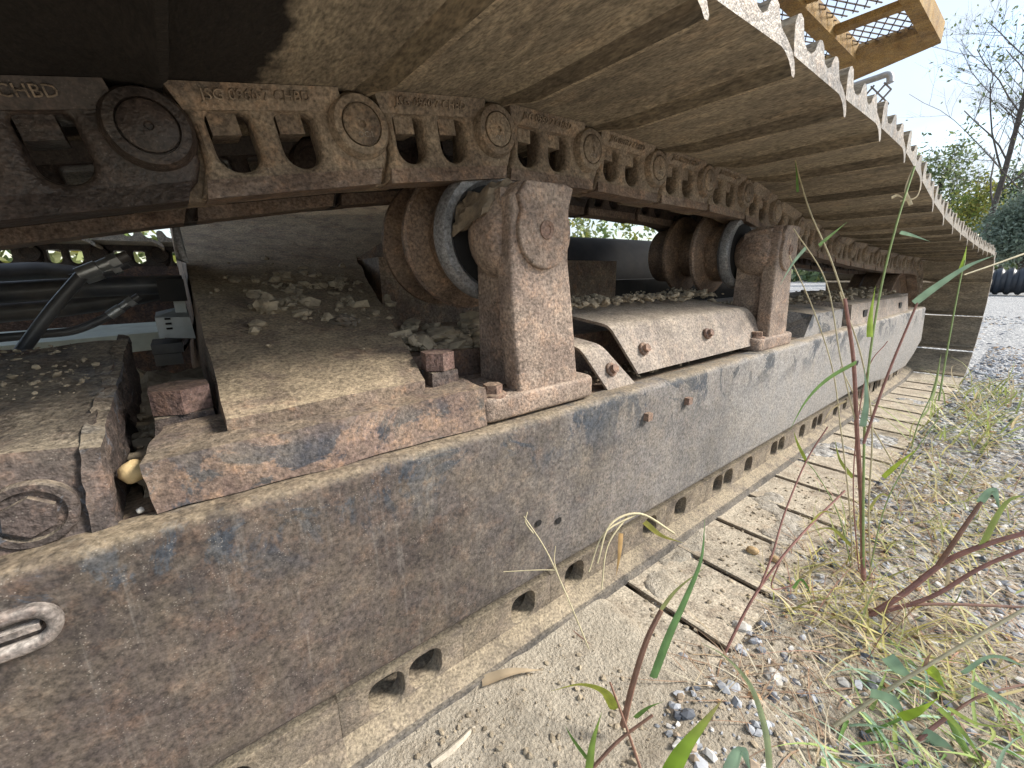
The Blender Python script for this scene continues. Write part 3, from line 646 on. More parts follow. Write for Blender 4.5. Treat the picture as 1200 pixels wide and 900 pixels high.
place('backing_plate', box(-.9, .02, 1.32, 1.36, -.30, .035, bev=.004, sub=0), 'far_metal', body)

# ------------------------------------------------------------------ yellow catwalk overhead
ZC = 1.0
cat = thing('catwalk', (2.5, .85, ZC), 'yellow service catwalk with diamond mesh floor above the track', 'catwalk')
def beam(name, x0, x1, y0, y1, z0, z1, mat='yellow', bev=.006): return place(name, box(x0, x1, y0, y1, z0, z1, bev=bev), mat, cat)
beam('outer_rail', .9, 2.90, .525, .575, ZC, ZC+.075); beam('stringer', .9, 2.80, .80, .86, ZC-.01, ZC+.06); beam('inner_rail', .9, 2.90, 1.30, 1.36, ZC, ZC+.075)
place('end_beam', hexa([(2.76, .528, ZC+.012), (2.92, .528, ZC), (3.22, 1.36, ZC-.02), (2.72, 1.36, ZC-.01), (2.78, .528, ZC+.06), (2.92, .528, ZC+.075), (3.2, 1.36, ZC+.06), (2.78, 1.36, ZC+.06)], bev=.008), 'yellow', cat)
beam('cross_beam', 2.42, 2.47, .577, .798, ZC+.005, ZC+.03); beam('cross_beam', 2.06, 2.11, .577, .798, ZC+.005, ZC+.03); beam('cross_beam', 1.5, 1.55, .577, .798, ZC+.005, ZC+.03); beam('cross_beam', 2.2, 2.25, .862, 1.298, ZC+.005, ZC+.03)
def diamond(x0, x1, y0, y1, z, pitch=.038, r=.0019, st=2.4):
    """expanded metal: bars x = c +- st*(y-y0), joined into one panel"""
    V = []; F = []
    def bar(a, b):
        d = (b-a).normalized(); s = d.cross(Vector((0, 0, 1)))*r; u = Vector((0, 0, r)); n = len(V)
        for p in (a, b): V.extend([p-s-u, p+s-u, p+s+u, p-s+u])
        F.extend([(n+k, n+(k+1) % 4, n+4+(k+1) % 4, n+4+k) for k in range(4)])
    w = st*(y1-y0)
    for sgn in (1, -1):
        c = x0-w
        while c < x1+w:
            lo, hi = y0, y1                       # keep x0 <= c+sgn*st*(y-y0) <= x1
            ya, yb = sorted((y0+(x0-c)/(sgn*st), y0+(x1-c)/(sgn*st))); lo, hi = max(lo, ya), min(hi, yb)
            if hi-lo > .004: bar(Vector((c+sgn*st*(lo-y0), lo, z+.002*sgn)), Vector((c+sgn*st*(hi-y0), hi, z+.002*sgn)))
            c += pitch*st
    return pymesh(V, F)
for x0, x1, y0, y1 in ((2.471, 2.80, .576, .8), (2.112, 2.419, .576, .8), (1.552, 2.059, .576, .8), (1.0, 1.499, .576, .8), (1.0, 2.85, .861, 1.299)):
    place('mesh_panel', diamond(x0, x1, y0, y1, ZC+.045), 'far_metal', cat, smooth=False)
house = thing('machine_house', (1.0, 2.6, 1.25), 'yellow body of the machine above the catwalk', 'machine body')
place('belly_shade_block', box(.0, 2.1, .72, 1.24, .46, .70, bev=.03), 'far_metal', house); place('deck_frame', box(-.35, 2.1, 1.25, 3.6, .72, .93, bev=.03), 'yellow', house); place('side_panel', box(-.35, 2.1, 1.40, 3.55, .931, 2.9, bev=.05), 'yellow', house)  # belly box added out of view to block sun; deck sized to shade the leg
hr = thing('handrail', (3.2, .8, .8), 'grey tube rail with hanging diamond mesh below the catwalk end', 'rail')
place('rail_tube', tube(smooth_path([(3.4, 1.6, 1.07), (3.4, 1.1, 1.075), (3.4, .88, 1.085), (3.4, .815, 1.085), (3.4, .80, 1.04)], 5), .017, 12), 'galvanised', hr)
dm = diamond(0, .55, 0, .30, 0, .06, .004, 1.2); dm.transform(Matrix(((0, -1, 0, 1.22), (0, 0, 0, 0), (1, 0, 0, 0), (0, 0, 0, 1)))) if False else dm.transform(Matrix.Translation((3.4, .79, .50)) @ Matrix(((0, 0, 1, 0), (0, 1, 0, 0), (1, 0, 0, 0), (0, 0, 0, 1))))
place('hanging_mesh', dm, 'rim', hr, smooth=False)

# ------------------------------------------------------------------ corrugated pipe at the right
def pipe():
    a = Vector((17.4, 3.2, ZG+.36)); b = Vector((17.9, -5.5, ZG+.36)); d = (b-a); n = 44
    t = thing('corrugated_pipe', (a.x, a.y, ZG), 'black corrugated drain pipe lying on the gravel beyond the track', 'pipe')
    bm = bmesh.new(); rings = []; u = Vector((0, 0, 1)); dn = d.normalized(); s = dn.cross(u)
    for i in range(n*6+1):
        f = (i % 6)/6; r = .325+.028*(1 if f < .5 else -1)*(0.6 if i % 3 == 0 else 1); p = a+d*(i/(n*6))
        rings.append([bm.verts.new(p+(u*math.cos(2*math.pi*k/32)+s*math.sin(2*math.pi*k/32))*r) for k in range(32)])
    for A, B in zip(rings, rings[1:]):
        for k in range(32): bm.faces.new((A[k], A[(k+1) % 32], B[(k+1) % 32], B[k]))
    place('pipe_wall', fin(bm), 'pipe_black', t)
pipe()

# ------------------------------------------------------------------ loose soil, clods and stones
def scatter_rocks(spots, name, mat, label, sizes, sub=1, colfn=None, squash=.7):
    """many irregular lumps in one mesh (stuff)"""
    base = bmesh.new(); bmesh.ops.create_icosphere(base, subdivisions=sub, radius=1); bv = np.array([v.co[:] for v in base.verts]); bf = np.array([[v.index for v in f.verts] for f in base.faces]); base.free()
    V = []; F = []; C = []; n = len(bv)
    for i, (p, s) in enumerate(zip(spots, sizes)):
        q = bv*(1+rng.normal(0, .20, (n, 1)))*np.array([s*rng.uniform(.7, 1.4), s*rng.uniform(.6, 1.1), s*squash*rng.uniform(.6, 1.1)])
        a = rng.uniform(0, 6.28); ca, sa = math.cos(a), math.sin(a); q = q @ np.array([[ca, sa, 0], [-sa, ca, 0], [0, 0, 1]])
        b = rng.normal(0, .3); q = q @ np.array([[1, 0, 0], [0, math.cos(b), math.sin(b)], [0, -math.sin(b), math.cos(b)]])
        V.append(q+np.array(p)); F.append(bf+i*n)
        if colfn: C.append(np.tile(colfn(), (n, 1)))
    me = pymesh(np.vstack(V), np.vstack(F), np.vstack(C) if colfn else None)
    o = place(name, me, mat, smooth=False); return tag(o, label, None, None, 'stuff')
def gravel_col():
    r = rng.random()
    b = (.36, .37, .39) if r < .45 else (.13, .14, .16) if r < .62 else (.52, .50, .47) if r < .8 else (.36, .28, .20) if r < .95 else (.42, .26, .14)
    return np.array(b)*rng.uniform(.75, 1.25)
sp, sz = [], []
for _ in range(13000):
    x = .45+rng.random()**1.5*5.2; y = rng.uniform(-.30, .25)-.0
    if x < 1.1 and rng.random() < .55: continue
    s = (.0022+.0075*rng.random()**3)*(1+.15*x); sp.append((x, y, gz(x, y)+s*.15)); sz.append(s)
for _ in range(1500):   # beyond the end of the track
    x = rng.uniform(4.0, 9.5); y = rng.uniform(-.5, .9); s = .010+.014*rng.random()**2; sp.append((x, y, ZG-.01+s*.2)); sz.append(s)
scatter_rocks(sp, 'gravel', 'gravel', 'loose grey and tan gravel beside the track', sz, 1, gravel_col)
sp, sz = [], []
for _ in range(4200):   # crumbs of dirt in front and on the lower shoes
    x = rng.uniform(.15, 1.6); y = rng.uniform(-.1, .44); s = .0010+.0045*rng.random()**4
    sp.append((x, y, (gz(x, y) if (y < .255 or x < .5) else -.658)+s*.3)); sz.append(s)
scatter_rocks(sp, 'dirt_crumbs', 'clod', 'fine tan dirt crumbs on the ground and lower shoes', sz, 1)
# soil on the ledges of the frame
sp, sz = [], []
def heap(n, x0, x1, y0, y1, z, smin, smax, pile=.02):
    for _ in range(n):
        x = rng.uniform(x0, x1); y = rng.uniform(y0, y1); s = smin+(smax-smin)*rng.random()**2.5
        sp.append((x, y, z+pile*rng.random()*max(0, mnoise.noise(Vector((x*9, y*9, 5)))+.6))); sz.append(s)
heap(900, .58, 1.22, .575, .72, -.062, .002, .010, .02); heap(420, .26, .55, .585, .72, -.112, .003, .021, .03); heap(420, 1.36, 1.95, .56, .75, -.115, .003, .013, .035)
heap(500, 1.95, 2.9, .50, .68, -.108, .004, .016, .03); heap(260, .5, 1.3, .475, .56, -.192, .002, .006, .006); heap(150, 1.2, 1.4, .50, .58, -.19, .003, .009, .03)
for _ in range(1100):
    y = rng.normal(.86, .10); x = rng.normal(.20, .07)
    if .05 < x < .33 and .55 < y < 1.3 and mnoise.noise(Vector((x*22, y*14, 2))) > -.05: s = .0010+.0125*rng.random()**6; sp.append((x, y, slabz(y)+s*.15)); sz.append(s)
for _ in range(600):
    x = rng.uniform(-.45, -.08); y = rng.uniform(.56, .8); s = .0008+.0036*rng.random()**4; sp.append((x, y, -.102+.10*(y-.56)+s*.2)); sz.append(s)
for _ in range(90):
    x = rng.uniform(-.055, .02); y = rng.uniform(.5, .8); s = .002+.006*rng.random()**2; sp.append((x, y, -.180+.1*(y-.5)+s*.2)); sz.append(s)
scatter_rocks(sp, 'loose_soil', 'clod', 'crumbly dry soil lying on the ledges of the track frame', sz, 1)
def lump(name, c, s, mat, label, cat, group=None, sub=3, rough=.3, seed=1., freq=1.8):
    o = place(name, rock(c, s, sub, rough, seed, freq), mat, None, True, c); return tag(o, label, cat, group)
def slab_at(u, v):
    r = ray(u, v); t = (-.13-k*.47)/(r[2]-k*r[1]); return Vector(r*t)
p = slab_at(315, 365); lump('dirt_clod', p+Vector((0, 0, .008)), (.022, .018, .015), 'clod', 'largest pale clod on the sloped slab', 'clod', 'clods of dry soil', 3, .5, 2.)
p = slab_at(405, 380); lump('dirt_clod', p+Vector((0, 0, .005)), (.022, .013, .010), 'clod_dark', 'dark crumbling clod near the right edge of the sloped slab', 'clod', 'clods of dry soil', 3, .6, 5.)
lump('dirt_clod', onY(518, 393, .64)+Vector((0, 0, .003)), (.038, .030, .010), 'clod', 'flat cracked clod on the deck below the nearer roller', 'clod', 'clods of dry soil', 3, .5, 7.)
lump('dirt_clod', onY(555, 378, .66), (.030, .026, .016), 'clod', 'lumpy clod on the deck just left of the nearer bracket post', 'clod', 'clods of dry soil', 3, .6, 9.)
lump('pebble', Vector((-.0545, .482, -.164)), (.0105, .010, .010), 'yellow_stone', 'yellow stone wedged between the casting and the hacked foot', 'stone', None, 3, .16, 3.)
lump('pebble', Vector((-.054, .462, -.194)), (.003, .003, .0025), 'stone_pale', 'tiny white pebble on the ledge below the yellow stone', 'stone', None, 2, .3, 3.)
for u, v, s, lb in ((882, 645, .0145, 'left one of two tan pebbles on a lower track shoe'), (908, 655, .012, 'right one of two tan pebbles on a lower track shoe')):
    lump('pebble', onZ(u, v, -.652), (s, s*.75, s*.6), 'tan_stone', lb, 'stone', 'tan pebbles on the lower shoe', 3, .12, u*.1)
stones = [((905, 795), .020, 'stone_pale', 'pale round stone in the cluster beside the dry stick'), ((905, 822), .017, 'stone_dark', 'dark blue grey stone above the dry stick'), ((930, 800), .011, 'stone_dark', 'small dark stone right of the pale round stone'),
          ((882, 850), .016, 'tan_stone', 'orange tan stone below the dry stick'), ((868, 880), .022, 'stone_grey', 'flat grey stone at the bottom edge below the orange stone'), ((920, 770), .010, 'stone_grey', 'small grey stone above the pale round stone'),
          ((893, 812), .007, 'yellow_stone', 'little yellowish stone left of the dark stone'), ((740, 855), .008, 'stone_dark', 'black pebble at the foot of the brown grass stem'), ((870, 735), .016, 'stone_pale', 'pale stone at the buried edge of the lower shoes'),
          ((845, 850), .012, 'stone_dark', 'slate coloured stone left of the orange tan stone'), ((800, 770), .010, 'stone_grey', 'grey stone near the broad green blades')]
for (u, v), s, mt_, lb in stones: lump('stone', onZ(u, v, ZG+.006), (s, s*.8, s*.6), mt_, lb, 'stone', 'loose stones by the lower track', 3, .3, u*.37)
# sticks and dead leaves
def stick(name, pts, r, mat, label, cat):
    P = [onZ(u, v, z) for u, v, z in pts]; o = place(name, tube(smooth_path(P, 4), r, 8), mat, None, True, P[0]); return tag(o, label, cat)
stick('dry_stick', [(862, 822, -.655), (895, 835, -.654), (940, 850, -.656)], [.006, .0065, .005], 'wood_pale', 'short thick dry stick among the stones', 'stick')
stick('twig', [(660, 730, -.650), (690, 755, -.650), (738, 790, -.652)], [.002, .0028, .002], 'twig', 'brown twig on the dirt beside the lower chain', 'stick')
stick('wood_sliver', [(505, 897, -.645), (530, 878, -.644), (556, 852, -.643)], [.004, .005, .003], 'wood_pale', 'pale wood sliver on the dirt at the bottom', 'stick')
def leafstrip(P, wd, V, F, C, col, fold=.25, tipcol=None, up=Vector((0, 0, 1)), bell=.5):
    """curved tapering blade appended to lists"""
    n0 = len(V); n = len(P)
    for i, p in enumerate(P):
        t = i/(n-1); d = (P[min(i+1, n-1)]-P[max(i-1, 0)]).normalized(); s = d.cross(up)
        if s.length < 1e-4: s = d.orthogonal()
        s.normalize(); nn_ = s.cross(d); ww = wd*max(.04, (math.sin(math.pi*min(1, (t*.86+.14))**bell) if bell else 1-t))
        V.extend([p-s*ww+nn_*ww*fold, p, p+s*ww+nn_*ww*fold]); c = np.array(col)*(1+.12*math.sin(i*1.7))
        if tipcol is not None: c = c*(1-t**3)+np.array(tipcol)*t**3
        C.extend([c*.92, c*1.12, c])
    for i in range(n-1):
        a = n0+i*3; F.extend([(a, a+1, a+4, a+3), (a+1, a+2, a+5, a+4)])
V, F, C = [], [], []
P = smooth_path([onZ(565, 800, -.644), onZ(600, 788, -.634), onZ(636, 785, -.640)], 5); leafstrip(P, .010, V, F, C, (.42, .33, .22), .3)
tag(place('dead_leaf', pymesh(np.array([v[:] for v in V]), F, np.array(C)), 'straw', None, True, P[0]), 'dry tan leaf lying beside the lower chain', 'leaf')

# ------------------------------------------------------------------ weeds and grass
GREEN = (.13, .24, .055); BLUEG = (.27, .40, .27); YEL = (.42, .40, .10); STRAW = (.50, .41, .25); RED = (.26, .09, .08); BROWN = (.26, .16, .10)
def weed(name, label, base, stems, leaves, cat='weed', group=None):
    """stems: (points(u,v,d), radius, mat); leaves: (points, halfwidth, colour, tip)"""
    t = thing(name, base, label, cat, group)
    for pts, r, mt_ in stems:
        place('stem', tube(smooth_path([at(*q) for q in pts], 6), [r*1.15, r*1.0, r*.8], 7), mt_, t)
    view = Vector(RW[:, 2])
    for pts, wd, col, tip in leaves:
        V, F, C = [], [], []; P = smooth_path([at(*q) for q in pts], 6); a = (P[-1]-P[0]).cross(view)
        leafstrip(P, wd, V, F, C, col, .3, tip, up=(view+Vector((.2, .1, .5))).normalized()); place('leaf', pymesh(np.array([v[:] for v in V]), F, np.array(C)), 'leaf', t)
    return t
MAT['green_stem'] = plain('green_stem', (.26, .34, .12), .55, 0, .25, 60, .1); plain('straw_stem', (.52, .45, .28), .65, 0, .25, 60, .1); plain('brown_stem', (.24, .13, .09), .65, 0, .25, 60, .1)
D = .90
weed('tall_grass', 'tall grass weed with red stem and wide blue green leaf in front of the far plate', onZ(1012, 692, ZG),
     [([(1012, 692, .90), (1010, 600, .90), (1004, 500, .90), (1000, 420, .90), (990, 350, .90)], .0042, 'red_stem'),
      ([(1012, 690, .90), (1012, 560, .89), (1016, 450, .88), (1030, 350, .87), (1050, 265, .86), (1072, 195, .86)], .0022, 'green_stem'),
      ([(990, 352, .90), (972, 300, .90), (950, 250, .91), (936, 205, .92), (931, 182, .92)], .0016, 'straw_stem'),
      ([(1004, 500, .90), (985, 420, .9), (968, 330, .9), (930, 268, .9)], .0013, 'straw_stem'),
      ([(1012, 520, .88), (1040, 440, .86), (1075, 355, .84)], .0024, 'red_stem')],
     [([(1072, 356, .84), (1100, 335, .82), (1135, 312, .80), (1166, 299, .79)], .0085, BLUEG, None), ([(1012, 500, .88), (1016, 470, .87), (1013, 430, .87)], .007, BLUEG, None),
      ([(960, 288, .9), (975, 275, .9), (993, 260, .9)], .004, GREEN, None), ([(945, 290, .91), (930, 308, .91), (914, 334, .91)], .004, BLUEG, None),
      ([(1020, 395, .87), (1021, 370, .87), (1026, 335, .87)], .0065, (.30, .42, .04), None), ([(1055, 272, .86), (1070, 276, .85), (1090, 283, .85)], .0035, BLUEG, None),
      ([(1004, 425, .89), (970, 445, .86), (945, 470, .85), (925, 505, .85)], .0055, GREEN, None), ([(935, 225, .92), (934, 205, .92), (931, 180, .92)], .003, GREEN, None),
      ([(1068, 240, .86), (1062, 222, .86), (1070, 195, .86)], .004, STRAW, None), ([(1055, 236, .86), (1075, 230, .86), (1080, 205, .86)], .002, STRAW, None), ([(1045, 232, .86), (1052, 229, .86), (1060, 233, .86)], .003, STRAW, None)])
weed('tall_grass', 'several tall pale stems with one bright green leaf beside the red stemmed grass', onZ(1000, 700, ZG),
     [([(1000, 700, .95), (996, 600, .95), (985, 500, .95), (975, 430, .96), (952, 360, .97), (925, 300, .98)], .0014, 'straw_stem'), ([(1022, 690, .95), (1018, 600, .95), (1022, 500, .95), (1010, 420, .95), (990, 360, .95), (984, 342, .95)], .0017, 'straw_stem'), ([(1004, 700, .95), (985, 610, .97), (960, 560, .98), (940, 535, .99)], .0012, 'green_stem'), ([(1015, 690, .93), (1035, 600, .92), (1062, 545, .91), (1100, 490, .9)], .0012, 'green_stem'), ([(1008, 690, .94), (1000, 560, .94), (1015, 440, .93), (1040, 400, .93)], .0012, 'red_stem')],
     [([(1036, 560, .92), (1056, 542, .91), (1078, 524, .90)], .0075, (.38, .48, .05), None), ([(1000, 560, .95), (985, 540, .95), (978, 515, .95)], .004, (.34, .40, .08), None), ([(992, 470, .95), (975, 480, .95), (962, 500, .95)], .003, STRAW, None), ([(1018, 600, .95), (1032, 580, .94), (1048, 585, .94)], .004, (.42, .42, .12), None), ([(998, 640, .95), (975, 620, .96), (950, 622, .96)], .004, (.40, .42, .10), None)])
weed('small_weed', 'little bright green bud on a thin stem at the track end', onZ(1120, 560, ZG), [([(1100, 470, 1.3), (1112, 400, 1.3), (1125, 330, 1.3), (1131, 305, 1.3)], .0022, 'green_stem')], [([(1126, 320, 1.3), (1130, 305, 1.3), (1133, 288, 1.3)], .008, (.32, .45, .03), None)])
weed('broad_grass', 'grass with long narrow green blade and brown stem in the foreground', onZ(735, 862, ZG),
     [([(730, 850, .60), (742, 800, .59), (758, 750, .58), (775, 715, .58)], .0040, 'brown_stem'), ([(690, 905, .55), (725, 868, .55), (765, 838, .55)], .0022, 'brown_stem'), ([(752, 905, .55), (735, 855, .55), (715, 800, .55)], .0018, 'brown_stem')],
     [([(766, 795, .58), (785, 745, .57), (805, 700, .565), (822, 655, .56), (826, 608, .56)], .0060, (.15, .28, .10), None), ([(775, 715, .58), (795, 690, .58), (830, 662, .58)], .0035, (.28, .30, .12), None),
      ([(720, 832, .55), (708, 812, .54), (680, 803, .53), (645, 810, .52)], .0065, (.36, .40, .06), YEL), ([(745, 842, .55), (760, 830, .54), (778, 822, .54)], .0040, GREEN, None),
      ([(690, 905, .53), (695, 870, .53), (705, 835, .53)], .0050, (.20, .30, .06), None), ([(688, 890, .54), (672, 868, .54), (662, 850, .54)], .003, GREEN, None)], 'grass', 'grass plants in the foreground')
weed('broad_grass', 'short broad bright green blade with browned tip at the bottom', onZ(790, 905, ZG), [], [([(780, 925, .50), (800, 885, .49), (825, 850, .485), (848, 818, .48)], .0125, (.24, .40, .03), (.45, .33, .18)), ([(850, 925, .5), (868, 880, .5), (880, 905, .5)], .010, BLUEG, None)], 'grass', 'grass plants in the foreground')
weed('arching_grass', 'single arching pale green blade right of the broad blade', onZ(905, 900, ZG), [], [([(903, 915, .55), (898, 860, .55), (880, 805, .56), (850, 770, .57), (815, 750, .58)], .0042, (.36, .42, .22), None)], 'grass', 'grass plants in the foreground')
weed('red_weed', 'thick red brown stems leaning right over dry grass', onZ(1018, 722, ZG),
     [([(1018, 722, .82), (1060, 695, .80), (1105, 660, .78), (1150, 640, .75), (1210, 622, .72)], .0046, 'red_stem'), ([(1030, 718, .82), (1090, 700, .79), (1150, 665, .76), (1210, 640, .73)], .0034, 'red_stem'), ([(1018, 715, .82), (1090, 708, .8), (1210, 712, .76)], .0028, 'brown_stem'), ([(1100, 662, .78), (1125, 625, .76), (1150, 588, .75)], .0036, 'brown_stem')],
     [([(1150, 590, .75), (1165, 575, .74), (1172, 600, .74)], .009, BLUEG, None), ([(1150, 645, .75), (1180, 590, .73), (1210, 580, .72)], .007, (.30, .36, .10), None), ([(1110, 690, .78), (1112, 665, .78), (1108, 640, .78)], .004, STRAW, None)])
weed('red_weed', 'thin branching red stem beside the two tan pebbles', onZ(850, 765, ZG),
     [([(848, 768, .74), (880, 705, .75), (915, 655, .76), (950, 615, .78), (990, 575, .8)], .0022, 'red_stem'), ([(890, 690, .75), (905, 650, .76), (920, 600, .78), (945, 540, .8), (970, 500, .8)], .0016, 'red_stem'), ([(915, 655, .76), (905, 690, .76), (945, 680, .76)], .0012, 'red_stem')],
     [([(930, 690, .75), (940, 680, .75), (952, 700, .75)], .004, GREEN, None), ([(950, 615, .78), (965, 600, .78), (985, 605, .78)], .003, YEL, None), ([(945, 540, .8), (935, 520, .8), (930, 505, .8)], .003, (.3, .36, .05), None)])
weed('leafy_weed', 'low green leafy weed at lower right', onZ(1120, 850, ZG),
     [([(1065, 905, .60), (1075, 870, .60), (1110, 840, .60)], .0030, 'red_stem'), ([(1110, 840, .60), (1150, 815, .6), (1210, 800, .6)], .0016, 'brown_stem')],
     [([(1060, 845, .60), (1080, 835, .59), (1100, 818, .59)], .014, (.30, .42, .04), None), ([(1020, 815, .61), (1045, 822, .6), (1062, 840, .6)], .012, BLUEG, None), ([(1080, 780, .62), (1095, 790, .61), (1108, 808, .61)], .010, (.30, .40, .05), None),
      ([(1080, 860, .6), (1110, 880, .59), (1130, 905, .58)], .012, BLUEG, None), ([(1040, 770, .64), (1060, 790, .63), (1090, 800, .62)], .010, BLUEG, None), ([(1110, 830, .6), (1150, 850, .58), (1210, 850, .57)], .004, (.34, .42, .12), None), ([(1100, 830, .6), (1130, 860, .58), (1160, 905, .57)], .004, (.30, .40, .10), None), ([(1110, 835, .6), (1140, 890, .58), (1180, 915, .57)], .005, (.26, .38, .10), None),
      ([(1130, 790, .62), (1165, 770, .6), (1210, 785, .59)], .006, BLUEG, None), ([(1140, 800, .6), (1175, 820, .59), (1210, 838, .58)], .005, BLUEG, None)])
weed('dry_stalk', 'long straight yellow stalk crossing the lower right corner', onZ(1000, 870, ZG), [([(930, 885, .62), (1010, 828, .62), (1090, 778, .60), (1210, 708, .58)], .0026, 'straw_stem')], [([(1085, 785, .60), (1088, 772, .6), (1094, 762, .6)], .004, BROWN, None)])
weed('dry_stalk', 'thin pale stalk leaning across the far plate', onZ(1090, 600, ZG), [([(1075, 600, 1.0), (1045, 540, 1.0), (1010, 480, 1.0), (985, 430, 1.0)], .0016, 'straw_stem')], [])
weed('dry_stalk', 'straw stalk slanting up from the right edge to the track end', onZ(1200, 400, ZG), [([(1215, 292, .8), (1165, 310, .8), (1130, 322, .8)], .0016, 'straw_stem')], [])
weed('seed_grass', 'slender seed head grass growing at the far track end', onZ(1085, 560, ZG), [([(1060, 560, 1.6), (1075, 500, 1.6), (1095, 455, 1.6), (1102, 420, 1.6)], .0020, 'green_stem')], [([(1092, 470, 1.6), (1098, 445, 1.6), (1103, 415, 1.6)], .008, (.34, .40, .16), None), ([(1080, 490, 1.6), (1088, 480, 1.6), (1090, 468, 1.6)], .006, (.34, .40, .16), None)])
weed('dry_tuft', 'drooping dry grass head hanging over the lower chain', onZ(705, 690, ZG+.05), [([(790, 625, .72), (750, 602, .70), (715, 615, .68), (700, 660, .67)], .0018, 'straw_stem'), ([(745, 603, .70), (708, 625, .68), (690, 670, .67)], .0014, 'straw_stem'), ([(735, 605, .70), (712, 640, .68), (705, 690, .67)], .0014, 'straw_stem')],
     [([(755, 612, .70), (775, 628, .70), (800, 636, .71)], .005, YEL, None), ([(728, 625, .69), (726, 650, .68), (722, 675, .68)], .004, (.48, .30, .12), None)])
weed('dry_stalk', 'fine bare seed stalk leaning on the plate beside the drilled holes', onZ(690, 760, ZG), [([(690, 760, .60), (665, 700, .60), (640, 645, .60), (614, 605, .60)], .0010, 'straw_stem'), ([(660, 690, .6), (650, 660, .6), (651, 640, .6)], .0007, 'straw_stem'), ([(650, 668, .6), (630, 668, .6), (590, 670, .6)], .0007, 'straw_stem'), ([(625, 625, .6), (616, 612, .6), (618, 600, .6)], .0009, 'straw_stem')], [])

def grass_mass(name, label, n, area, lens, cols, wd, mat='straw', flat=.5, z=None, kind='stuff'):
    V, F, C = [], [], []
    for _ in range(n):
        x, y = area(); L_ = rng.uniform(*lens); a = rng.uniform(0, 6.28); e = rng.uniform(0, 1)**.7*(1-flat)*1.3+.03; zz = gz(x, y)
        d = Vector((math.cos(a), math.sin(a), 0)); P = []
        bend = rng.normal(0, .5); side = Vector((-d.y, d.x, 0))
        for i in range(6):
            t = i/5; hgt = math.sin(min(1.5, e)*1.0)*L_*(t-.45*t*t); P.append(Vector((x, y, zz+.002))+d*(L_*t*math.cos(min(1.4, e)))+side*(bend*L_*t*t*.4)+Vector((0, 0, hgt)))
        c = np.array(cols[rng.integers(len(cols))])*rng.uniform(.75, 1.25); leafstrip(P, wd*rng.uniform(.6, 1.4), V, F, C, c, .2, None, bell=.5)
    o = place(name, pymesh(np.array([v[:] for v in V]), F, np.array(C)), mat); tag(o, label, kind=kind)
def ar(x0, x1, y0, y1, pw=1.): return lambda: (x0+(x1-x0)*rng.random()**pw, rng.uniform(y0, y1))
grass_mass('dry_litter', 'matted dry straw and grass litter along the lower track', 1700, ar(.55, 2.4, -.16, .29, 1.1), (.03, .14), [(.44, .36, .24), (.36, .27, .17), (.30, .20, .13), (.48, .43, .32), BROWN], .0010, 'straw', .82)
grass_mass('grass', 'yellow green grass growing between the track and the gravel', 480, ar(.85, 2.1, -.06, .24, 1.4), (.05, .17), [(.36, .38, .12), (.50, .44, .15), (.52, .44, .22), (.48, .42, .20)], .0018, 'leaf', .35)
grass_mass('thin_stalks', 'thin dry stalks standing among the grass beside the lower track', 130, ar(.80, 2.2, -.05, .30), (.10, .30), [STRAW, (.45, .38, .16), (.36, .20, .14), (.30, .34, .12)], .0010, 'straw', .15)
grass_mass('low_green_grass', 'small green grass blades at the lower right', 170, ar(.50, .90, -.14, .08), (.04, .13), [GREEN, (.30, .40, .12), BLUEG, (.36, .42, .12)], .0022, 'leaf', .45)
grass_mass('far_grass', 'grass tuft growing at the far end of the track', 260, ar(2.2, 3.6, .0, .25), (.10, .35), [(.40, .40, .14), (.30, .36, .10), STRAW], .0030, 'leaf', .3)

# ------------------------------------------------------------------ trees
def branches(base, height, seed, r0, levels, spread=.55, lean=(0, 0), up=.25):
    rs = random.Random(seed); segs = []; tips = []
    def grow(p, d, L_, r, lv):
        n = 4; pts = [p]; q = p.copy(); dd = d.copy()
        for i in range(n):
            sg = .03 if lv == 0 else .10; dd = (dd+Vector((rs.gauss(0, sg), rs.gauss(0, sg), rs.gauss(0, .06)+up*.12))).normalized(); q = q+dd*(L_/n); pts.append(q.copy())
        segs.append((pts, r, r*.55, lv))
        if lv >= levels: tips.extend(pts[1:]); return
        nb = rs.randint(4, 6) if lv > 0 else rs.randint(11, 14)
        for i in range(nb):
            t = rs.uniform(.25, 1.0) if lv else .28+.72*(i+.5)/nb
            j = min(n-1, int(t*n)); pp = pts[j].lerp(pts[j+1], t*n-j) if j < n else pts[-1]
            az = rs.uniform(0, 6.28); o = dd.orthogonal().normalized(); o.rotate(Matrix.Rotation(az, 3, dd)); nd = (dd*(1-spread*.6)+o*spread+Vector((0, 0, up))).normalized()
            grow(pp, nd, L_*(rs.uniform(.42, .62) if lv else rs.uniform(.28, .46)*(1.25-.55*t)), r*(.46 if lv else .34*(1.2-.6*t)), lv+1)
    grow(base, Vector((lean[0], lean[1], 1)).normalized(), height, r0, 0)
    return segs, tips
def seg_mesh(segs):
    V, F = [], []
    for pts, ra, rb, lv in segs:
        s = 9 if lv == 0 else 5 if lv == 1 else 3; n0 = len(V); n = len(pts); up = None
        for i, p in enumerate(pts):
            d = (pts[min(i+1, n-1)]-pts[max(0, i-1)]).normalized(); a = d.orthogonal().normalized(); b = d.cross(a); r = ra+(rb-ra)*i/(n-1)
            for k in range(s): V.append(p+(a*math.cos(6.2832*k/s)+b*math.sin(6.2832*k/s))*r)
        for i in range(n-1):
            for k in range(s): F.append((n0+i*s+k, n0+i*s+(k+1) % s, n0+(i+1)*s+(k+1) % s, n0+(i+1)*s+k))
    return pymesh(np.array([v[:] for v in V]), F)
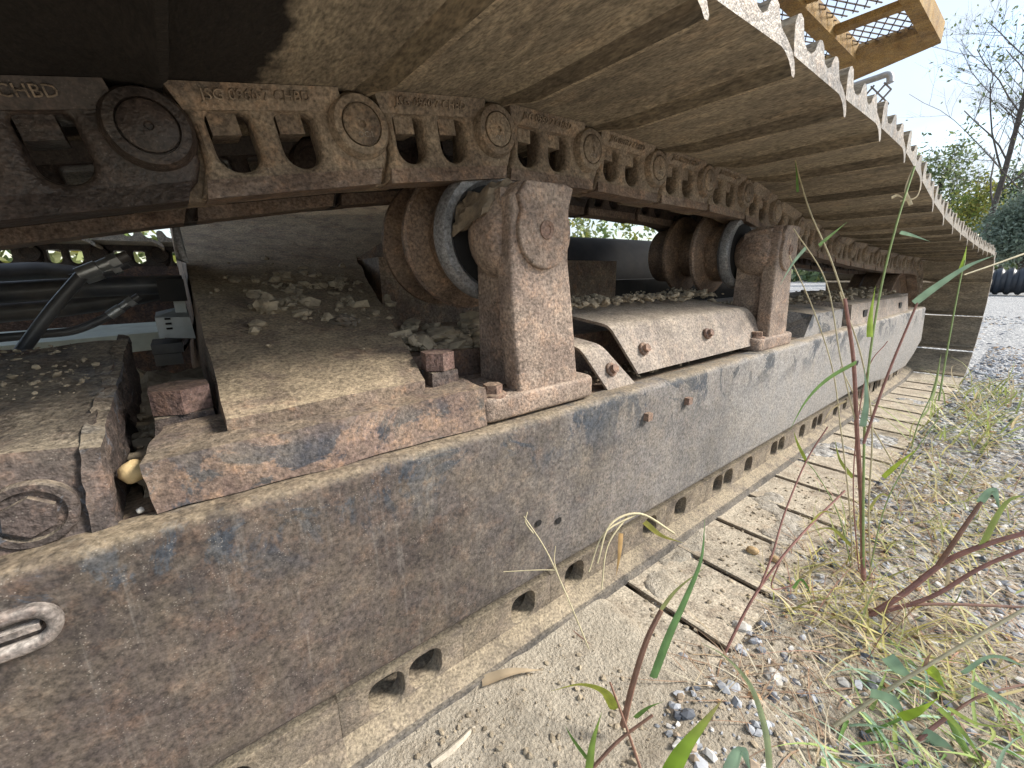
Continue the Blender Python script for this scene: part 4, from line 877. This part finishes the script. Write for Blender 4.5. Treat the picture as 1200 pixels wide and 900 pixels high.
def leaf_cloud(pts, n, size, cols, jitter):
    pts = np.array([p[:] for p in pts]); idx = rng.integers(len(pts), size=n); c = pts[idx]+rng.normal(0, jitter, (n, 3))
    a = rng.normal(size=(n, 3)); a /= np.linalg.norm(a, axis=1)[:, None]; b = np.cross(a, rng.normal(size=(n, 3))); b /= np.linalg.norm(b, axis=1)[:, None]
    s = (size*rng.uniform(.6, 1.4, n))[:, None]; V = np.empty((n*4, 3)); V[0::4] = c-a*s; V[1::4] = c-b*s*.45; V[2::4] = c+a*s; V[3::4] = c+b*s*.45
    F = np.arange(n*4).reshape(n, 4); cc = np.array(cols)[rng.integers(len(cols), size=n)]*rng.uniform(.65, 1.35, (n, 1)); return pymesh(V, F, np.repeat(cc, 4, 0))
def gpos(u, dist):
    r = ray(u, 318); r = r/np.linalg.norm(r[:2]); return Vector((r[0]*dist, r[1]*dist, ZG-.02))
def tree(name, label, u, dist, h, r0, seed, levels=4, leaves=0, lsize=.1, cols=None, jit=.15, spread=.55, lean=(0, 0), up=.25, group='trees beyond the gravel', cat='tree'):
    b = gpos(u, dist); t = thing(name, b, label, cat, group); segs, tips = branches(b, h, seed, r0, levels, spread, lean, up)
    tr = place('trunk', seg_mesh([s for s in segs if s[3] == 0]), 'bark', t); place('limbs', seg_mesh([s for s in segs if s[3] > 0]), 'bark', t)
    if leaves: place('crown', leaf_cloud(tips, leaves, lsize, cols, jit), 'canopy', t, smooth=False)
YG = [(.22, .24, .05), (.30, .28, .05), (.14, .20, .05)]; DG = [(.10, .15, .08), (.13, .18, .10), (.17, .21, .14)]; PG = [(.16, .21, .08), (.22, .25, .10), (.12, .17, .07)]; SG = [(.19, .24, .18), (.25, .30, .24), (.13, .17, .12)]
tree('bare_tree', 'tall bare tree with a few leaves right of the catwalk', 1143, 24, 7.6, .10, 11, 4, 500, .07, PG, .12, .62, (.02, -.02), .18)
tree('bare_tree', 'second bare tree cut by the right edge of the picture', 1198, 23, 8.0, .075, 23, 4, 600, .07, PG, .14, .6, (0, .03), .18)
tree('leafy_tree', 'pale green leafy tree rising just above the track edge', 1082, 30, 5.0, .12, 31, 3, 2600, .10, PG, .45, .6)
tree('leafy_tree', 'small yellow leaved tree left of the bare trunk', 1120, 26, 2.9, .07, 44, 3, 2600, .08, YG, .30, .6)
tree('evergreen_tree', 'dense grey green evergreen bush at the right edge', 1196, 20, 2.3, .08, 52, 3, 14000, .055, SG, .22, .6, (0, 0), .05)
tree('leafy_tree', 'dark green leafy tree behind the evergreen bush', 1172, 30, 3.4, .10, 63, 3, 6000, .09, DG, .40, .6)
tree('leafy_tree', 'low dark green tree at the foot of the pale leafy tree', 1098, 32, 2.6, .1, 71, 3, 4000, .10, DG, .45, .6)
def far_shrubs():
    pts = []
    for i in range(60):
        x = -14+i*1.1+rng.normal(0, .4); y = 17+rng.normal(0, 1.0); hh = 2.6+2.2*rng.random()
        for _ in range(26): pts.append((x+rng.normal(0, .6), y+rng.normal(0, .6), ZG+abs(rng.normal(0, .5))*hh))
    tag(place('far_shrubbery', leaf_cloud(pts, 30000, .18, PG+YG+[(.30, .32, .16)], .25), 'canopy', smooth=False), 'mass of green shrubs far behind the machine', kind='stuff')
    pts = [(x, y, ZG+abs(rng.normal(0, 1.1))) for x, y in zip(rng.uniform(34, 60, 1200), rng.uniform(-4, 24, 1200))]
    tag(place('far_wood', leaf_cloud(pts, 26000, .30, DG+PG, .5), 'canopy', smooth=False), 'dark green wood closing the view beyond the gravel', kind='stuff')
far_shrubs()
